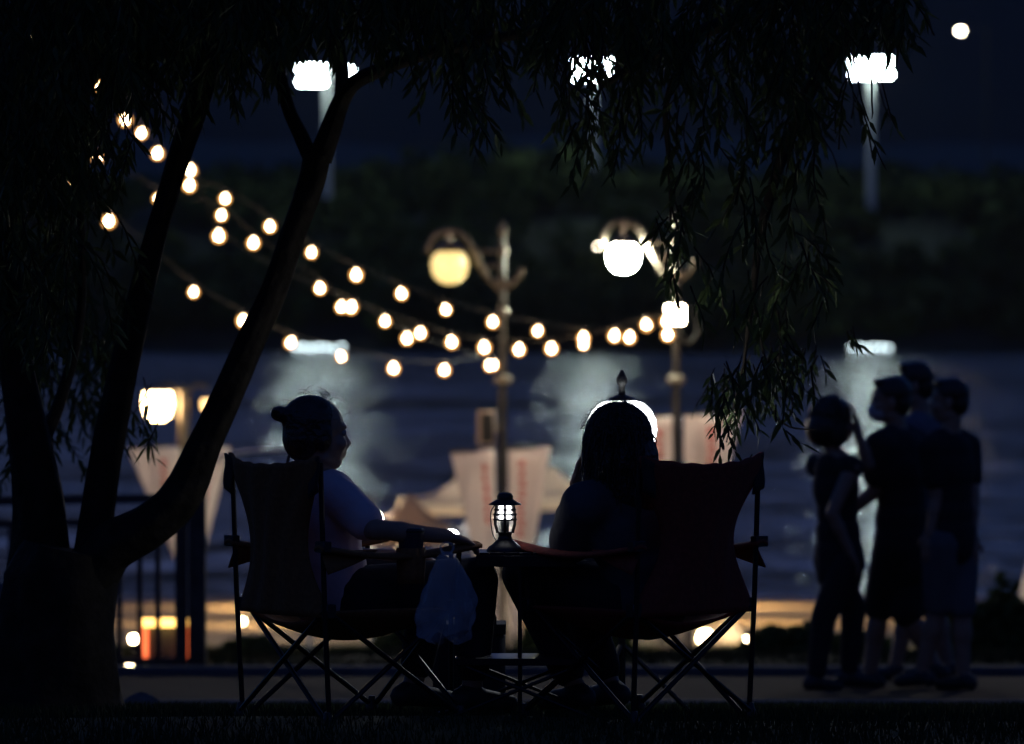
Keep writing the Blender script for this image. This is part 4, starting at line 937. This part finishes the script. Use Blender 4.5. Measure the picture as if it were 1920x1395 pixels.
def tarp(u, v):
    t = u * 6.2832; q = v * math.pi / 2; n_ = 1 + .07 * math.sin(5 * t + v * 4); return (.09 * n_ * math.cos(t) * math.cos(q) ** .6, .12 * n_ * math.sin(t) * math.cos(q) ** .6, .47 * math.sin(q) * (1 + .02 * math.sin(7 * t)))
MB().grid(tarp, 30, 14).build('sheet', M['blue_tarp'], e, world=False)
# grass blades: near lawn and the verge beyond the path
def blades(name, n, x0, x1, d0, d1, h, label):
    X = RNG.uniform(x0, x1, n); Y = RNG.uniform(d0, d1, n); Zg = np.array([prof_z(y) for y in Y]) - .005; Hh = RNG.uniform(*h, n); a = RNG.uniform(0, 6.28, n); wv = Hh * .05 + .002
    dx = np.cos(a) * wv; dy = np.sin(a) * wv; lx = RNG.normal(0, .3, n) * Hh; ly = RNG.normal(0, .3, n) * Hh
    V = np.stack([np.stack([X - dx, Y - dy, Zg], 1), np.stack([X + dx, Y + dy, Zg], 1), np.stack([X + lx, Y + ly, Zg + Hh], 1)], 1).reshape(-1, 3)
    me = bpy.data.meshes.new(name); me.from_pydata(V.tolist(), [], np.arange(3 * n).reshape(-1, 3).tolist()); me.materials.append(M['blade'])
    o = bpy.data.objects.new(name, me); COL.objects.link(o); props(o, label, 'grass', kind='stuff')
blades('lawn_grass', 60000, -3.2, 3.2, 15.2, 22, (.02, .06), 'short grass on the lawn round the camp chairs')
blades('verge_grass', 40000, -6, 6, 32.8, 44, (.03, .10), 'rough grass on the verge beyond the path')
blades('shore_grass', 12000, -9, 9, 53, 60, (.03, .09), 'thin grass scattered where the verge meets the sand')


# ------------------------------------------------------------------ thin haze added to lift the blacks; far things fade a little
hz = MB(); X0, X1, Y0, Y1, Z0, Z1 = -7100, 7100, -30, 3400, -12, 420
hz.add([(x, y, z) for z in (Z0, Z1) for y in (Y0, Y1) for x in (X0, X1)], [(0, 1, 3, 2), (4, 6, 7, 5), (0, 4, 5, 1), (1, 5, 7, 3), (3, 7, 6, 2), (2, 6, 4, 0)])
hm = bpy.data.materials.new('added_haze'); hm.use_nodes = True; hn = hm.node_tree.nodes; hn.remove(hn['Principled BSDF'])
pv = hn.new('ShaderNodeVolumePrincipled'); pv.inputs['Color'].default_value = (.95, .93, .85, 1); pv.inputs['Density'].default_value = .00004; pv.inputs['Anisotropy'].default_value = .6
hm.node_tree.links.new(pv.outputs[0], hn['Material Output'].inputs['Volume'])
ho_ = props(hz.build('haze', hm, smooth=False), kind='stuff')
bm = bmesh.new(); bm.from_mesh(ho_.data); bmesh.ops.recalc_face_normals(bm, faces=bm.faces); bm.to_mesh(ho_.data); bm.free()
